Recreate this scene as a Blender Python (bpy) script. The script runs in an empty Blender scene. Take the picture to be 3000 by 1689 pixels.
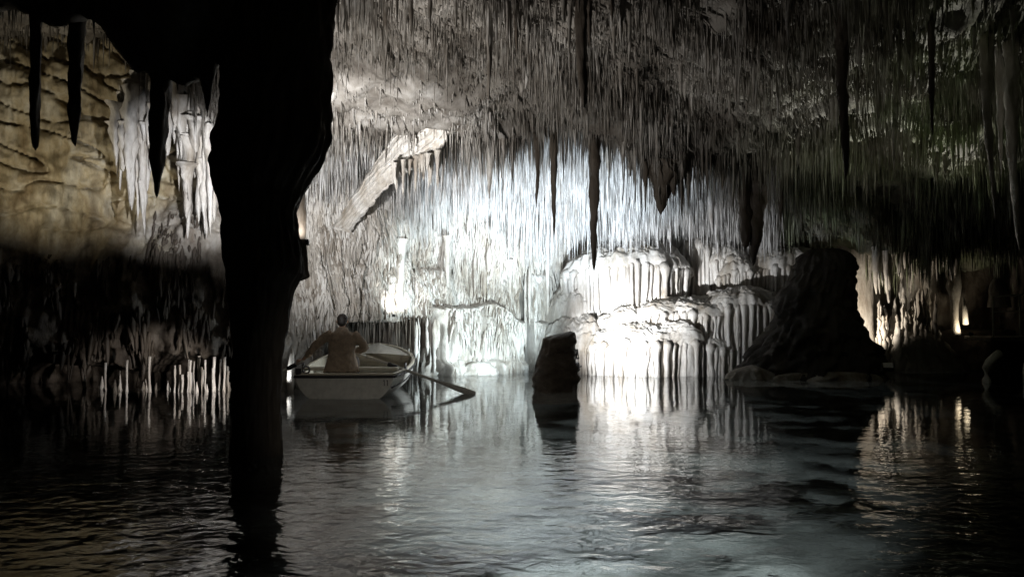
import bpy, bmesh, math, random
import numpy as np
from mathutils import Vector, Matrix

random.seed(7)
rng = np.random.default_rng(7)
R = math.radians
SC = bpy.context.scene
COL = SC.collection

# ------------------------------------------------------------------ camera, world, exposure
EYE = 1.5
cam_data = bpy.data.cameras.new('camera')
cam_data.sensor_width = 36.0
cam_data.lens = 28.8
cam_data.clip_end = 200
cam = bpy.data.objects.new('camera', cam_data)
COL.objects.link(cam)
cam.location = (0, 0, EYE)
cam.rotation_euler = (R(90 + 1.56), 0, 0)
SC.camera = cam

world = bpy.data.worlds.new('World')
SC.world = world
world.use_nodes = True
world.node_tree.nodes['Background'].inputs['Color'].default_value = (0.8, 0.75, 0.65, 1)
world.node_tree.nodes['Background'].inputs['Strength'].default_value = 0.0035   # underground: next to no ambient light

SC.view_settings.view_transform = 'Standard'
SC.view_settings.look = 'None'
SC.view_settings.gamma = 1
SC.view_settings.exposure = 0.12
SC.cycles.use_denoising = True
SC.cycles.max_bounces = 6
SC.cycles.diffuse_bounces = 3
SC.cycles.glossy_bounces = 3
SC.cycles.transmission_bounces = 4
SC.cycles.caustics_reflective = False
SC.cycles.caustics_refractive = False
SC.cycles.sample_clamp_indirect = 6


def at(px, py, d):
    """a point of the cave measured off the photograph, at d metres ahead"""
    return Vector(((px - 1500) / 2400 * d, d, EYE + (910 - py) / 2400 * d))


# ------------------------------------------------------------------ noise
_perm = np.random.default_rng(3).permutation(256)
_perm = np.concatenate([_perm, _perm, _perm])
_grad = np.random.default_rng(4).normal(size=(256, 3))
_grad /= np.linalg.norm(_grad, axis=1)[:, None]


def perlin(x, y, z=0.0):
    x, y, z = np.broadcast_arrays(np.asarray(x, float), np.asarray(y, float), np.asarray(z, float))
    xi, yi, zi = np.floor(x).astype(int), np.floor(y).astype(int), np.floor(z).astype(int)
    xf, yf, zf = x - xi, y - yi, z - zi
    u, v, w = [t * t * t * (t * (t * 6 - 15) + 10) for t in (xf, yf, zf)]
    out = 0
    for dx in (0, 1):
        for dy in (0, 1):
            for dz in (0, 1):
                h = _perm[_perm[_perm[(xi + dx) & 255] + ((yi + dy) & 255)] + ((zi + dz) & 255)]
                g = _grad[h]
                dot = g[..., 0] * (xf - dx) + g[..., 1] * (yf - dy) + g[..., 2] * (zf - dz)
                out = out + dot * (u if dx else 1 - u) * (v if dy else 1 - v) * (w if dz else 1 - w)
    return out * 1.5


def fbm(x, y, z=0.0, o=4):
    s, a, f = 0, 1, 1
    for i in range(o):
        s = s + a * perlin(np.asarray(x) * f + i * 7.3, np.asarray(y) * f - i * 3.1, np.asarray(z) * f + i * 5.7)
        a *= 0.5
        f *= 2.03
    return s


def sm(t):
    t = np.clip(t, 0, 1)
    return t * t * (3 - 2 * t)


def box(x, a, b, w):
    return sm((x - a) / w + 0.5) * sm((b - x) / w + 0.5)


# ------------------------------------------------------------------ materials
def new_mat(name):
    m = bpy.data.materials.new(name)
    m.use_nodes = True
    nt = m.node_tree
    b = nt.nodes['Principled BSDF']
    return m, nt, b


def N(nt, t, **kw):
    n = nt.nodes.new(t)
    for k, v in kw.items():
        if k in n.inputs.keys():
            n.inputs[k].default_value = v
        else:
            setattr(n, k, v)
    return n


def ramp(nt, stops):
    r = nt.nodes.new('ShaderNodeValToRGB')
    e = r.color_ramp.elements
    e[0].position, e[0].color = stops[0][0], (*stops[0][1], 1)
    e[1].position, e[1].color = stops[-1][0], (*stops[-1][1], 1)
    for p, c in stops[1:-1]:
        q = e.new(p)
        q.color = (*c, 1)
    return r


def stone(name, c0, c1, c2, scale=1.6, zs=0.35, rough=0.62, bump=0.5, green_tint=False, bdist=0.02, kinds=None, patch=0.0):
    m, nt, b = new_mat(name)
    L = nt.links.new
    geo = N(nt, 'ShaderNodeNewGeometry')
    mp = N(nt, 'ShaderNodeMapping')
    mp.inputs['Scale'].default_value = (1, 1, zs)
    L(geo.outputs['Position'], mp.inputs['Vector'])
    n1 = N(nt, 'ShaderNodeTexNoise', Scale=scale, Detail=7.0, Roughness=0.62)
    L(mp.outputs[0], n1.inputs['Vector'])
    r1 = ramp(nt, [(0.3, c0), (0.5, c1), (0.7, c2)])
    L(n1.outputs['Fac'], r1.inputs['Fac'])
    n2 = N(nt, 'ShaderNodeTexNoise', Scale=scale * 7, Detail=5.0, Roughness=0.7)
    L(mp.outputs[0], n2.inputs['Vector'])
    mx = N(nt, 'ShaderNodeMixRGB', blend_type='MULTIPLY')
    mx.inputs['Fac'].default_value = 0.55
    r2 = ramp(nt, [(0.3, (0.45, 0.42, 0.38)), (0.62, (1, 1, 1))])
    L(n2.outputs['Fac'], r2.inputs['Fac'])
    L(r1.outputs[0], mx.inputs[1])
    L(r2.outputs[0], mx.inputs[2])
    out = mx.outputs[0]
    if kinds:                                     # other rock kinds and the grotto's painted shade, from a mesh colour layer
        at_ = N(nt, 'ShaderNodeAttribute', attribute_name='rock')
        sp = N(nt, 'ShaderNodeSeparateColor')
        L(at_.outputs['Color'], sp.inputs[0])
        for ch, cols in zip(('Red', 'Green', 'Blue'), kinds):
            rk = ramp(nt, [(0.3, cols[0]), (0.5, cols[1]), (0.7, cols[2])])
            L(n1.outputs['Fac'], rk.inputs['Fac'])
            m2 = N(nt, 'ShaderNodeMixRGB', blend_type='MULTIPLY')
            m2.inputs['Fac'].default_value = 0.5
            L(rk.outputs[0], m2.inputs[1])
            L(r2.outputs[0], m2.inputs[2])
            m3 = N(nt, 'ShaderNodeMixRGB')
            L(sp.outputs[ch], m3.inputs[0])
            L(out, m3.inputs[1])
            L(m2.outputs[0], m3.inputs[2])
            out = m3.outputs[0]
    if patch:                                     # broad stains
        n5 = N(nt, 'ShaderNodeTexNoise', Scale=0.75, Detail=5.0, Roughness=0.6)
        L(geo.outputs['Position'], n5.inputs['Vector'])
        r5 = ramp(nt, [(0.36, (1 - patch, 1 - patch * 1.05, 1 - patch * 1.1)), (0.58, (1, 1, 1))])
        L(n5.outputs['Fac'], r5.inputs['Fac'])
        m5 = N(nt, 'ShaderNodeMixRGB', blend_type='MULTIPLY')
        m5.inputs['Fac'].default_value = 1.0
        L(out, m5.inputs[1])
        L(r5.outputs[0], m5.inputs[2])
        out = m5.outputs[0]
    if green_tint:                                     # green tint on the eastern part of the roof
        sep = N(nt, 'ShaderNodeSeparateXYZ')
        L(geo.outputs['Position'], sep.inputs[0])
        mr = N(nt, 'ShaderNodeMapRange')
        mr.inputs['From Min'].default_value = 3.5
        mr.inputs['From Max'].default_value = 7.0
        L(sep.outputs['X'], mr.inputs['Value'])
        n3 = N(nt, 'ShaderNodeTexNoise', Scale=1.1, Detail=4.0)
        L(geo.outputs['Position'], n3.inputs['Vector'])
        r3 = ramp(nt, [(0.35, (0.2, 0.2, 0.2)), (0.6, (1, 1, 1))])
        L(n3.outputs['Fac'], r3.inputs['Fac'])
        mu = N(nt, 'ShaderNodeMath', operation='MULTIPLY')
        L(mr.outputs[0], mu.inputs[0])
        L(r3.outputs[0], mu.inputs[1])
        mg = N(nt, 'ShaderNodeMixRGB', blend_type='MULTIPLY')
        mg.inputs[2].default_value = (0.74, 0.90, 0.60, 1)
        L(mu.outputs[0], mg.inputs[0])
        L(out, mg.inputs[1])
        out = mg.outputs[0]
    L(out, b.inputs['Base Color'])
    b.inputs['Roughness'].default_value = rough
    n4 = N(nt, 'ShaderNodeTexNoise', Scale=scale * 16, Detail=6.0, Roughness=0.65)
    L(mp.outputs[0], n4.inputs['Vector'])
    bp = N(nt, 'ShaderNodeBump')
    bp.inputs['Strength'].default_value = bump
    bp.inputs['Distance'].default_value = bdist
    L(n4.outputs['Fac'], bp.inputs['Height'])
    L(bp.outputs[0], b.inputs['Normal'])
    return m


def plain(name, col, rough=0.5, metal=0.0, var=0.25, scale=9.0, bump=0.1):
    m, nt, b = new_mat(name)
    L = nt.links.new
    tc = N(nt, 'ShaderNodeTexCoord')
    n1 = N(nt, 'ShaderNodeTexNoise', Scale=scale, Detail=6.0, Roughness=0.65)
    L(tc.outputs['Object'], n1.inputs['Vector'])
    d = tuple(c * (1 - var) for c in col)
    r1 = ramp(nt, [(0.32, d), (0.6, col)])
    L(n1.outputs['Fac'], r1.inputs['Fac'])
    L(r1.outputs[0], b.inputs['Base Color'])
    b.inputs['Roughness'].default_value = rough
    b.inputs['Metallic'].default_value = metal
    bp = N(nt, 'ShaderNodeBump')
    bp.inputs['Strength'].default_value = bump
    bp.inputs['Distance'].default_value = 0.01
    L(n1.outputs['Fac'], bp.inputs['Height'])
    L(bp.outputs[0], b.inputs['Normal'])
    return m


M = {}
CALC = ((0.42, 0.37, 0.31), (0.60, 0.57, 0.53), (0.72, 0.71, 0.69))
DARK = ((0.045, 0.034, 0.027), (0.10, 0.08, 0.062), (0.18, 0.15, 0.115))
OCHR = ((0.26, 0.19, 0.095), (0.46, 0.385, 0.24), (0.62, 0.585, 0.48))
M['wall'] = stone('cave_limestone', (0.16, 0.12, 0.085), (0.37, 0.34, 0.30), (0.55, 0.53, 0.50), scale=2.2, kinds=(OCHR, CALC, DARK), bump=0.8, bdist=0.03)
M['roof'] = stone('roof_limestone', (0.105, 0.088, 0.072), (0.30, 0.28, 0.255), (0.48, 0.465, 0.445), green_tint=True, patch=0.55)
M['straw'] = stone('straw_calcite', (0.16, 0.135, 0.11), (0.38, 0.36, 0.33), (0.62, 0.61, 0.59), scale=3.0, zs=0.6, green_tint=True, bump=0.2, patch=0.6)
M['whitestraw'] = stone('white_straw_calcite', (0.40, 0.37, 0.34), (0.60, 0.59, 0.58), (0.76, 0.76, 0.76), scale=3.0, zs=0.6, bump=0.2)
M['mound'] = stone('shade_black_rock', (0.02, 0.017, 0.014), (0.045, 0.037, 0.03), (0.085, 0.07, 0.055), bump=0.9)  # albedo lowered so the unlit mound renders black
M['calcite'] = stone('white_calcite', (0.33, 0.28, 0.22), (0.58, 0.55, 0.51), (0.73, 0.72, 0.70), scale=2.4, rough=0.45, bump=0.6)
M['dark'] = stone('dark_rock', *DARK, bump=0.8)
M['bed'] = stone('lake_bed_marl', (0.30, 0.325, 0.31), (0.41, 0.435, 0.42), (0.47, 0.495, 0.48), scale=2.4, zs=1.0, bump=0.6)
M['brownrock'] = stone('brown_layered_rock', (0.09, 0.07, 0.05), (0.20, 0.16, 0.125), (0.32, 0.275, 0.225), scale=3.5, zs=1.8, bump=1.0, bdist=0.04)
M['white'] = plain('white_boat_paint', (0.70, 0.69, 0.64), 0.42, var=0.22)
M['cream'] = plain('cream_boat_inside', (0.62, 0.58, 0.47), 0.5, var=0.2)
M['rubber'] = plain('black_rubber', (0.025, 0.025, 0.027), 0.6)
M['oar'] = plain('grey_painted_oar', (0.58, 0.57, 0.52), 0.5, var=0.3, scale=20)
M['metal'] = plain('dull_steel', (0.22, 0.22, 0.22), 0.4, metal=0.8)
M['rail'] = plain('pale_painted_rail', (0.40, 0.42, 0.36), 0.5)
M['black'] = plain('black_lamp_housing', (0.03, 0.03, 0.03), 0.5)
M['jacket'] = plain('brown_cotton', (0.34, 0.265, 0.195), 0.9, var=0.35, scale=14, bump=0.5)
M['trouser'] = plain('dark_trousers', (0.06, 0.05, 0.045), 0.9)
M['skin'] = plain('skin', (0.45, 0.27, 0.18), 0.5, var=0.12)
M['hair'] = plain('dark_hair', (0.018, 0.013, 0.010), 0.55, var=0.4, scale=60, bump=0.6)
M['eye'] = plain('eye_white', (0.7, 0.7, 0.68), 0.2, var=0.05)
M['pale'] = plain('pale_plastic', (0.78, 0.78, 0.75), 0.45)
M['concrete'] = plain('walkway_concrete', (0.14, 0.13, 0.11), 0.8, var=0.4)
mg_, nt_, b_ = new_mat('lamp_glass')
b_.inputs['Base Color'].default_value = (0.5, 0.5, 0.5, 1)
b_.inputs['Roughness'].default_value = 0.1
M['glass'] = mg_

# water: clear, refracting, with long ripples that are higher near the quay
mw, nt, b = new_mat('cave_water')
L = nt.links.new
b.inputs['Base Color'].default_value = (0.84, 0.93, 0.92, 1)
b.inputs['Transmission Weight'].default_value = 1.0
b.inputs['Roughness'].default_value = 0.015
b.inputs['IOR'].default_value = 1.333
geo = N(nt, 'ShaderNodeNewGeometry')
sep = N(nt, 'ShaderNodeSeparateXYZ')
L(geo.outputs['Position'], sep.inputs[0])
mr = N(nt, 'ShaderNodeMapRange', interpolation_type='SMOOTHSTEP')
for k, v in (('From Min', 5.0), ('From Max', 9.8), ('To Min', 0.48), ('To Max', 0.05)):
    mr.inputs[k].default_value = v
L(sep.outputs['Y'], mr.inputs['Value'])
mp = N(nt, 'ShaderNodeMapping')
mp.inputs['Scale'].default_value = (0.75, 1.0, 1)
mp.inputs['Rotation'].default_value = (0, 0, 0.12)
L(geo.outputs['Position'], mp.inputs['Vector'])
n1 = N(nt, 'ShaderNodeTexNoise', Scale=2.0, Detail=2.0, Roughness=0.45, Distortion=0.6)
n2 = N(nt, 'ShaderNodeTexNoise', Scale=7.5, Detail=2.0, Roughness=0.5, Distortion=0.3)
L(mp.outputs[0], n1.inputs['Vector'])
L(mp.outputs[0], n2.inputs['Vector'])
a1 = N(nt, 'ShaderNodeMath', operation='MULTIPLY')
L(n1.outputs['Fac'], a1.inputs[0])
L(mr.outputs[0], a1.inputs[1])
a2 = N(nt, 'ShaderNodeMath', operation='MULTIPLY')
mr2 = N(nt, 'ShaderNodeMapRange', interpolation_type='SMOOTHSTEP')
for k, v in (('From Min', 5.0), ('From Max', 11.0), ('To Min', 0.20), ('To Max', 0.035)):
    mr2.inputs[k].default_value = v
L(sep.outputs['Y'], mr2.inputs['Value'])
L(n2.outputs['Fac'], a2.inputs[0])
L(mr2.outputs[0], a2.inputs[1])
a3 = N(nt, 'ShaderNodeMath', operation='ADD')
L(a1.outputs[0], a3.inputs[0])
L(a2.outputs[0], a3.inputs[1])
bp = N(nt, 'ShaderNodeBump')
bp.inputs['Strength'].default_value = 1.0
bp.inputs['Distance'].default_value = 0.055
L(a3.outputs[0], bp.inputs['Height'])
L(bp.outputs[0], b.inputs['Normal'])
M['water'] = mw


# ------------------------------------------------------------------ mesh helpers
def raw_mesh(name, verts, quads, smooth=True):
    verts = np.asarray(verts, np.float32).reshape(-1, 3)
    quads = np.asarray(quads, np.int32)
    k = quads.shape[1]
    me = bpy.data.meshes.new(name)
    me.vertices.add(len(verts))
    me.vertices.foreach_set('co', verts.ravel())
    me.loops.add(quads.size)
    me.loops.foreach_set('vertex_index', quads.ravel())
    me.polygons.add(len(quads))
    me.polygons.foreach_set('loop_start', np.arange(0, quads.size, k, dtype=np.int32))
    me.polygons.foreach_set('loop_total', np.full(len(quads), k, np.int32))
    me.polygons.foreach_set('use_smooth', np.full(len(quads), smooth))
    me.update(calc_edges=True)
    me.validate()
    return me


def grid_quads(nu, nv, wrap=False):
    """vertex index = i * nv + j"""
    iu = np.arange(nu if wrap else nu - 1)
    jv = np.arange(nv - 1)
    I, J = np.meshgrid(iu, jv, indexing='ij')
    I2 = (I + 1) % nu
    return np.stack([I * nv + J, I2 * nv + J, I2 * nv + J + 1, I * nv + J + 1], -1).reshape(-1, 4)


ABS = set()          # parents whose children are given in cave coordinates


def link(name, me, mat=None, parent=None, **props):
    o = bpy.data.objects.new(name, me)
    COL.objects.link(o)
    if mat is not None and me is not None and len(me.materials) == 0:
        me.materials.append(M[mat] if isinstance(mat, str) else mat)
    if parent is not None:
        o.parent = parent
        if parent.name in ABS:
            o.matrix_parent_inverse = Matrix.Translation(-parent.location)
    for k, v in props.items():
        o[k] = v
    return o


def empty(name, loc=(0, 0, 0), **props):
    o = bpy.data.objects.new(name, None)
    COL.objects.link(o)
    o.location = loc
    o.empty_display_size = 0.2
    for k, v in props.items():
        o[k] = v
    return o


def bm_obj(name, bm, mat, parent=None, smooth=False, bevel=0.0, **props):
    me = bpy.data.meshes.new(name)
    bm.normal_update()
    bm.to_mesh(me)
    bm.free()
    if smooth:
        for p in me.polygons:
            p.use_smooth = True
    o = link(name, me, mat, parent, **props)
    if bevel:
        md = o.modifiers.new('bevel', 'BEVEL')
        md.width = bevel
        md.segments = 2
    return o


def bm_box(bm, c, s, rot=None):
    r = bmesh.ops.create_cube(bm, size=1)
    mtx = Matrix.Translation(c) @ (rot.to_4x4() if rot is not None else Matrix()) @ Matrix.Diagonal((*s, 1))
    bmesh.ops.transform(bm, matrix=mtx, verts=r['verts'])


def tube_arrays(pts, rad, sides=8, flat=(1, 1)):
    """swept tube along pts with a radius for each point, closed at both ends by pinching"""
    pts = np.asarray(pts, float)
    n = len(pts)
    rad = np.broadcast_to(np.asarray(rad, float), (n,))
    tan = np.gradient(pts, axis=0)
    tan /= np.linalg.norm(tan, axis=1)[:, None] + 1e-9
    ref = np.array([0, 0, 1.0]) if abs(tan[:, 2]).mean() < 0.8 else np.array([0, 1.0, 0])
    s1 = np.cross(tan, ref)
    s1 /= np.linalg.norm(s1, axis=1)[:, None] + 1e-9
    s2 = np.cross(s1, tan)
    a = np.arange(sides) / sides * 2 * np.pi
    ring = pts[None] + rad[None, :, None] * (np.cos(a)[:, None, None] * s1[None] * flat[0] + np.sin(a)[:, None, None] * s2[None] * flat[1])
    V = ring.reshape(-1, 3)                         # index = side * n + i
    Q = grid_quads(sides, n, wrap=True)
    return V, Q


def capped(pts, rad):
    pts = np.asarray(pts, float)
    rad = np.broadcast_to(np.asarray(rad, float), (len(pts),))
    t0, t1 = pts[0] - pts[1], pts[-1] - pts[-2]
    e0 = pts[0] + t0 / (np.linalg.norm(t0) + 1e-9) * rad[0] * 0.15
    e1 = pts[-1] + t1 / (np.linalg.norm(t1) + 1e-9) * rad[-1] * 0.15
    return np.vstack([e0, pts, e1]), np.concatenate([[rad[0] * 0.02], rad, [rad[-1] * 0.02]])


def tube(name, pts, rad, mat, parent=None, sides=10, flat=(1, 1), cap=True, **props):
    if cap:
        pts, rad = capped(pts, rad)
    V, Q = tube_arrays(pts, rad, sides, flat)
    return link(name, raw_mesh(name, V, Q), mat, parent, **props)


def join(parts):
    Vs, Qs, k = [], [], 0
    for V, Q in parts:
        Vs.append(V)
        Qs.append(Q + k)
        k += len(V)
    return np.vstack(Vs), np.vstack(Qs)


# ------------------------------------------------------------------ the cave: roof, walls, water
def ceil_z(x, y, fine=True):
    x, y = np.broadcast_arrays(np.asarray(x, float), np.asarray(y, float))
    z = np.interp(y, [0, 6, 9, 11, 13, 15.0, 16, 17.2, 18.5, 20, 22, 26],
                  [6.4, 6.2, 5.95, 5.65, 5.25, 4.70, 4.95, 5.05, 4.62, 4.05, 3.7, 3.5])
    z = z + 2.0 * sm((-4.8 - x) / 2.6) * sm((y - 10.8) / 2.0)
    z = z - (1.75 - 0.45 * sm((-4.0 - x) / 0.5)) * np.exp(-((y - 8.7) / 0.95) ** 2) * sm((-1.95 - x) / 0.8)
    z = z - 0.25 * np.exp(-((y - 8.7) / 0.9) ** 2) * np.exp(-((x + 3.5) / 0.6) ** 2)
    z = z - 0.85 * sm((x - 5) / 4.5) * sm((y - 13) / 4)
    # hanging lobes at the lip
    z = z - 0.55 * np.exp(-((x - 2.85) / 0.75) ** 2 - ((y - 15.4) / 0.45) ** 2)
    z = z - 0.35 * np.exp(-((x - 4.4) / 0.5) ** 2 - ((y - 15.6) / 0.4) ** 2)
    z = z + 0.30 * fbm(x * 0.45, y * 0.45, 3.3, 3)
    if fine:
        z = z + 0.14 * fbm(x * 1.9, y * 1.9, 8.1, 3) + 0.07 * np.abs(fbm(x * 5, y * 5, 1.7, 2))
    return z


xs = np.arange(-15, 15.01, 0.075)
ys = np.arange(1.0, 24.51, 0.075)
X, Y = np.meshgrid(xs, ys, indexing='ij')
Z = ceil_z(X, Y)
ceiling = link('ceiling', raw_mesh('ceiling', np.stack([X, Y, Z], -1), grid_quads(len(xs), len(ys))[:, ::-1]), 'roof', kind='structure')

PLAN = [(-15, 8.0), (-12.5, 12.0), (-10.6, 15.3), (-8.6, 16.3), (-6.4, 16.5), (-5.1, 16.7), (-4.3, 17.2), (-3.4, 18.4), (-2.2, 19.7), (-0.8, 20.4),
        (0.6, 20.9), (2.2, 21.6), (4.0, 22.2), (6.2, 22.6), (8.4, 22.9), (10.4, 23.0), (12.2, 22.6), (13.6, 20.5), (14.4, 16), (15, 8)]


def spline(P, step):
    P = np.asarray(P, float)
    P = np.vstack([2 * P[0] - P[1], P, 2 * P[-1] - P[-2]])
    out = []
    for i in range(1, len(P) - 2):
        t = np.linspace(0, 1, 40, endpoint=False)[:, None]
        p0, p1, p2, p3 = P[i - 1], P[i], P[i + 1], P[i + 2]
        out.append(0.5 * ((2 * p1) + (-p0 + p2) * t + (2 * p0 - 5 * p1 + 4 * p2 - p3) * t ** 2 + (-p0 + 3 * p1 - 3 * p2 + p3) * t ** 3))
    C = np.vstack(out + [P[-2][None]])
    s = np.concatenate([[0], np.cumsum(np.linalg.norm(np.diff(C, axis=0), axis=1))])
    q = np.arange(0, s[-1], step)
    return np.stack([np.interp(q, s, C[:, k]) for k in range(C.shape[1])], -1), q


plan, us = spline(PLAN, 0.035)
tan = np.gradient(plan, axis=0)
tan /= np.linalg.norm(tan, axis=1)[:, None]
nrm = np.stack([tan[:, 1], -tan[:, 0]], -1)            # into the cave
zs_ = np.arange(-1.7, 8.0, 0.04)
U, ZZ = np.meshgrid(us, zs_, indexing='ij')
WX = np.repeat(plan[:, 0:1], len(zs_), 1)
WY = np.repeat(plan[:, 1:2], len(zs_), 1)

D = 0.40 * fbm(U * 0.33, ZZ * 0.3, 2.0, 3) + 0.16 * fbm(U * 1.1, ZZ * 0.7, 5.0, 3)
flA = 1 - np.abs(perlin(U * 3.1 + 0.35 * fbm(U * 1.3, ZZ * 1.1, 9, 3), ZZ * 0.22, 4.0))
flB = 1 - np.abs(perlin(U * 8.3 + 0.25 * fbm(U * 3, ZZ * 2.2, 19, 2), ZZ * 0.45, 6.0))
tufa = fbm(U * 3.6, ZZ * 1.7, 11.0, 4)
mid = box(WX, -2.25, 0.75, 0.5)
leftw = box(WX, -5.0, -2.1, 0.7)
farl = sm((-5.0 - WX) / 0.8)
D += (0.13 + 0.08 * mid - 0.09 * leftw) * (flA ** 2) + (0.045 + 0.05 * mid) * (flB ** 2)
D += (0.15 * leftw * sm((3.6 - ZZ) / 0.8) + 0.07) * tufa + 0.03 * fbm(U * 9, ZZ * 4, 3.0, 3)
# middle wall: ledges
lz = 1.62 + 0.05 * perlin(U * 2.2, 0, 1) + 0.12 * np.exp(-((WX + 0.75) / 0.25) ** 2) - 0.35 * sm((WX + 0.55) / 0.6)
D += mid * 0.42 * sm((lz - ZZ) / 0.10)
D += mid * 0.16 * np.exp(-((ZZ - lz + 0.05) / 0.07) ** 2)
lz2 = 2.55 + 0.1 * perlin(U * 1.7, 0, 7)
D += box(WX, -2.3, -1.5, 0.3) * 0.22 * sm((lz2 - ZZ) / 0.09)
lz3 = 0.34 + 0.22 * perlin(U * 2.4, 3, 2)
D += mid * 0.34 * sm((lz3 - ZZ) / 0.14) * (0.5 + sm(perlin(U * 1.6, 5, 3) * 2 + 0.4))
cz = 0.25 + 0.07 * perlin(ZZ * 1.7, 2.0, 0)
D -= 1.3 * np.exp(-((WX - cz) / (0.075 + 0.03 * perlin(ZZ * 3, 7.0))) ** 2) * box(ZZ, -0.2, 2.75, 0.4)
D += 0.16 * box(WX, 0.35, 0.95, 0.2) * sm((2.5 - ZZ) / 0.15)
# low grotto behind the boat
gz = 1.27 + 0.08 * perlin(U * 2.0, 1, 1)
D -= 2.4 * box(WX, -3.9, -2.45, 0.4) * sm((gz - ZZ) / 0.08)
# far left: bulging rock that overhangs the water
bl = fbm(U * 0.5 - ZZ * 0.45, ZZ * 0.5, 21.0, 3)
crk = np.abs(perlin(U * 0.7 + ZZ * 0.3, ZZ * 2.6 + U * 0.5, 44.0))
D += farl * (0.35 * np.exp(-((ZZ - 2.0) / 1.5) ** 2) + 0.26 * bl - 0.22 * np.exp(-(crk / 0.05) ** 2) * sm((ZZ - 2.6) / 1.0) + 0.10 * fbm(U * 2.4 + ZZ, ZZ * 3.0 - U * .8, 71.0, 4))
lz4 = 0.45 + 0.3 * perlin(U * 1.3, 9, 2) + 0.12 * perlin(U * 6, 2, 2) + 0.3 * sm((WX + 7.3) / 1.6)
D -= farl * 1.3 * sm((lz4 - ZZ) / 0.12)
WXd, WYd = WX + nrm[:, 0:1] * D, WY + nrm[:, 1:2] * D
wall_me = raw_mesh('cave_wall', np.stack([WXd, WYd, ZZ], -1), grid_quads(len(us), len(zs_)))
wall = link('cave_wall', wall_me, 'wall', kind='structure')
fx, fz = WX, ZZ
jit = 0.9 * fbm(fx * 1.1, fz * 1.1, 5, 3)
w_dark_shade = np.clip(sm((-5.2 - fx + jit) / 1.2) * sm((3.6 - fz + 1.4 * jit) / 2.6) + sm((fx + jit - 11.2) / 1.0), 0, 1)
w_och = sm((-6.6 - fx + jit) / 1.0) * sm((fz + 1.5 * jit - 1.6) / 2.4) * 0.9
w_dark_shade = np.clip(w_dark_shade + .8 * box(fx, -3.8, -2.05, .3) * sm((1.25 - fz) / .1), 0, 1)  # grotto recess coloured darker to stand in for its shade
w_calc = box(fx + 0.4 * jit, -2.3, 2.2, 0.5) * sm((3.6 - fz) / 0.8)
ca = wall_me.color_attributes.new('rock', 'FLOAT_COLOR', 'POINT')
ca.data.foreach_set('color', np.stack([w_och * (1 - 0.3 * w_dark_shade), w_calc, w_dark_shade * (1 - w_och), np.ones_like(fx)], -1).astype(np.float32).ravel())


def wall_front(x, z):
    """distance ahead of the cave wall's face at x, z"""
    i = np.argmin(np.abs(plan[:, 0] - x))
    j = int(np.clip(round((z + 1.7) / 0.04), 0, len(zs_) - 1))
    return float(WYd[i, j])


# small dripstone tufts hugging the walls
def tufts(n, x0, x1, z0, z1, rmin, rmax, lmin, lmax, out=0.02, thr=-9.0):
    iu = np.where((plan[:, 0] > x0) & (plan[:, 0] < x1))[0]
    i = rng.choice(iu, n)
    z = rng.uniform(z0, z1, n) - (0 if thr < -5 else 1) * rng.exponential(.35, n) * (rng.random(n) < .5)
    ok = (perlin(us[i] * 1.3, z * .9, 61.0) + rng.normal(0, .15, n) > thr) & ~((plan[i, 0] > -3.9) & (plan[i, 0] < -1.9) & (z < 1.62))
    i, z = i[ok], z[ok]
    n = len(i)
    j = np.clip(np.round((z + 1.7) / 0.04).astype(int), 0, len(zs_) - 1)
    ln = rng.uniform(lmin, lmax, n) * (0.6 + 0.8 * rng.random(n))
    jm = np.clip(np.round((z - ln * .5 + 1.7) / 0.04).astype(int), 0, len(zs_) - 1)
    r = rng.uniform(rmin, rmax, n)
    lean = rng.normal(0, .12, n)
    a = np.arange(5) / 5 * 2 * np.pi + rng.uniform(0, 6, n)[:, None]
    V = np.empty((n, 5, 4, 3))
    for k, (t, q_) in enumerate(zip((0, .3, .7, 1.0), (.35, 1.0, .7, .08))):
        cx = WXd[i, j] + np.clip(WXd[i, jm] - WXd[i, j], -.06, .06) * t + nrm[i, 0] * (out + .5 * r * t) + lean * ln * t
        cy = WYd[i, j] + np.clip(WYd[i, jm] - WYd[i, j], -.15, .05) * t + nrm[i, 1] * (out + .5 * r * t)
        V[:, :, k, 0] = cx[:, None] + np.cos(a) * (r * q_)[:, None]
        V[:, :, k, 1] = cy[:, None] + np.sin(a) * (r * q_)[:, None]
        V[:, :, k, 2] = (z - ln * t)[:, None]
    q_ = grid_quads(5, 4, wrap=True)
    return V.reshape(-1, 3), (q_[None] + (np.arange(n) * 20)[:, None, None]).reshape(-1, 4)


V, Q = join([tufts(5200, -5.3, -1.7, 1.25, 4.6, .015, .045, .10, .40), tufts(3000, -2.2, 1.6, 2.5, 4.2, .012, .03, .15, .6),
             tufts(1900, -2.2, 0.9, 0.1, 2.5, .010, .026, .15, .5, thr=-.1)])
link('dripstone_tufts', raw_mesh('dripstone_tufts', V, Q), 'calcite', wall, kind='stuff')
V, Q = join([tufts(5200, -5.3, -1.7, 1.25, 4.6, .012, .05, .10, .45, thr=-.05), tufts(1500, -2.2, 0.9, 0.1, 2.6, .010, .03, .12, .5, thr=.05)])
link('grey_dripstone_tufts', raw_mesh('grey_dripstone_tufts', V, Q), 'wall', wall, kind='stuff')
V, Q = join([tufts(1500, -10.5, -4.9, 0.7, 2.6, .02, .06, .12, .6, thr=.05), tufts(900, -7.2, -4.9, 0.7, 3.6, .02, .05, .12, .6, thr=.12)])
link('dark_dripstone_tufts', raw_mesh('dark_dripstone_tufts', V, Q), 'dark', wall, kind='stuff')

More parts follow.
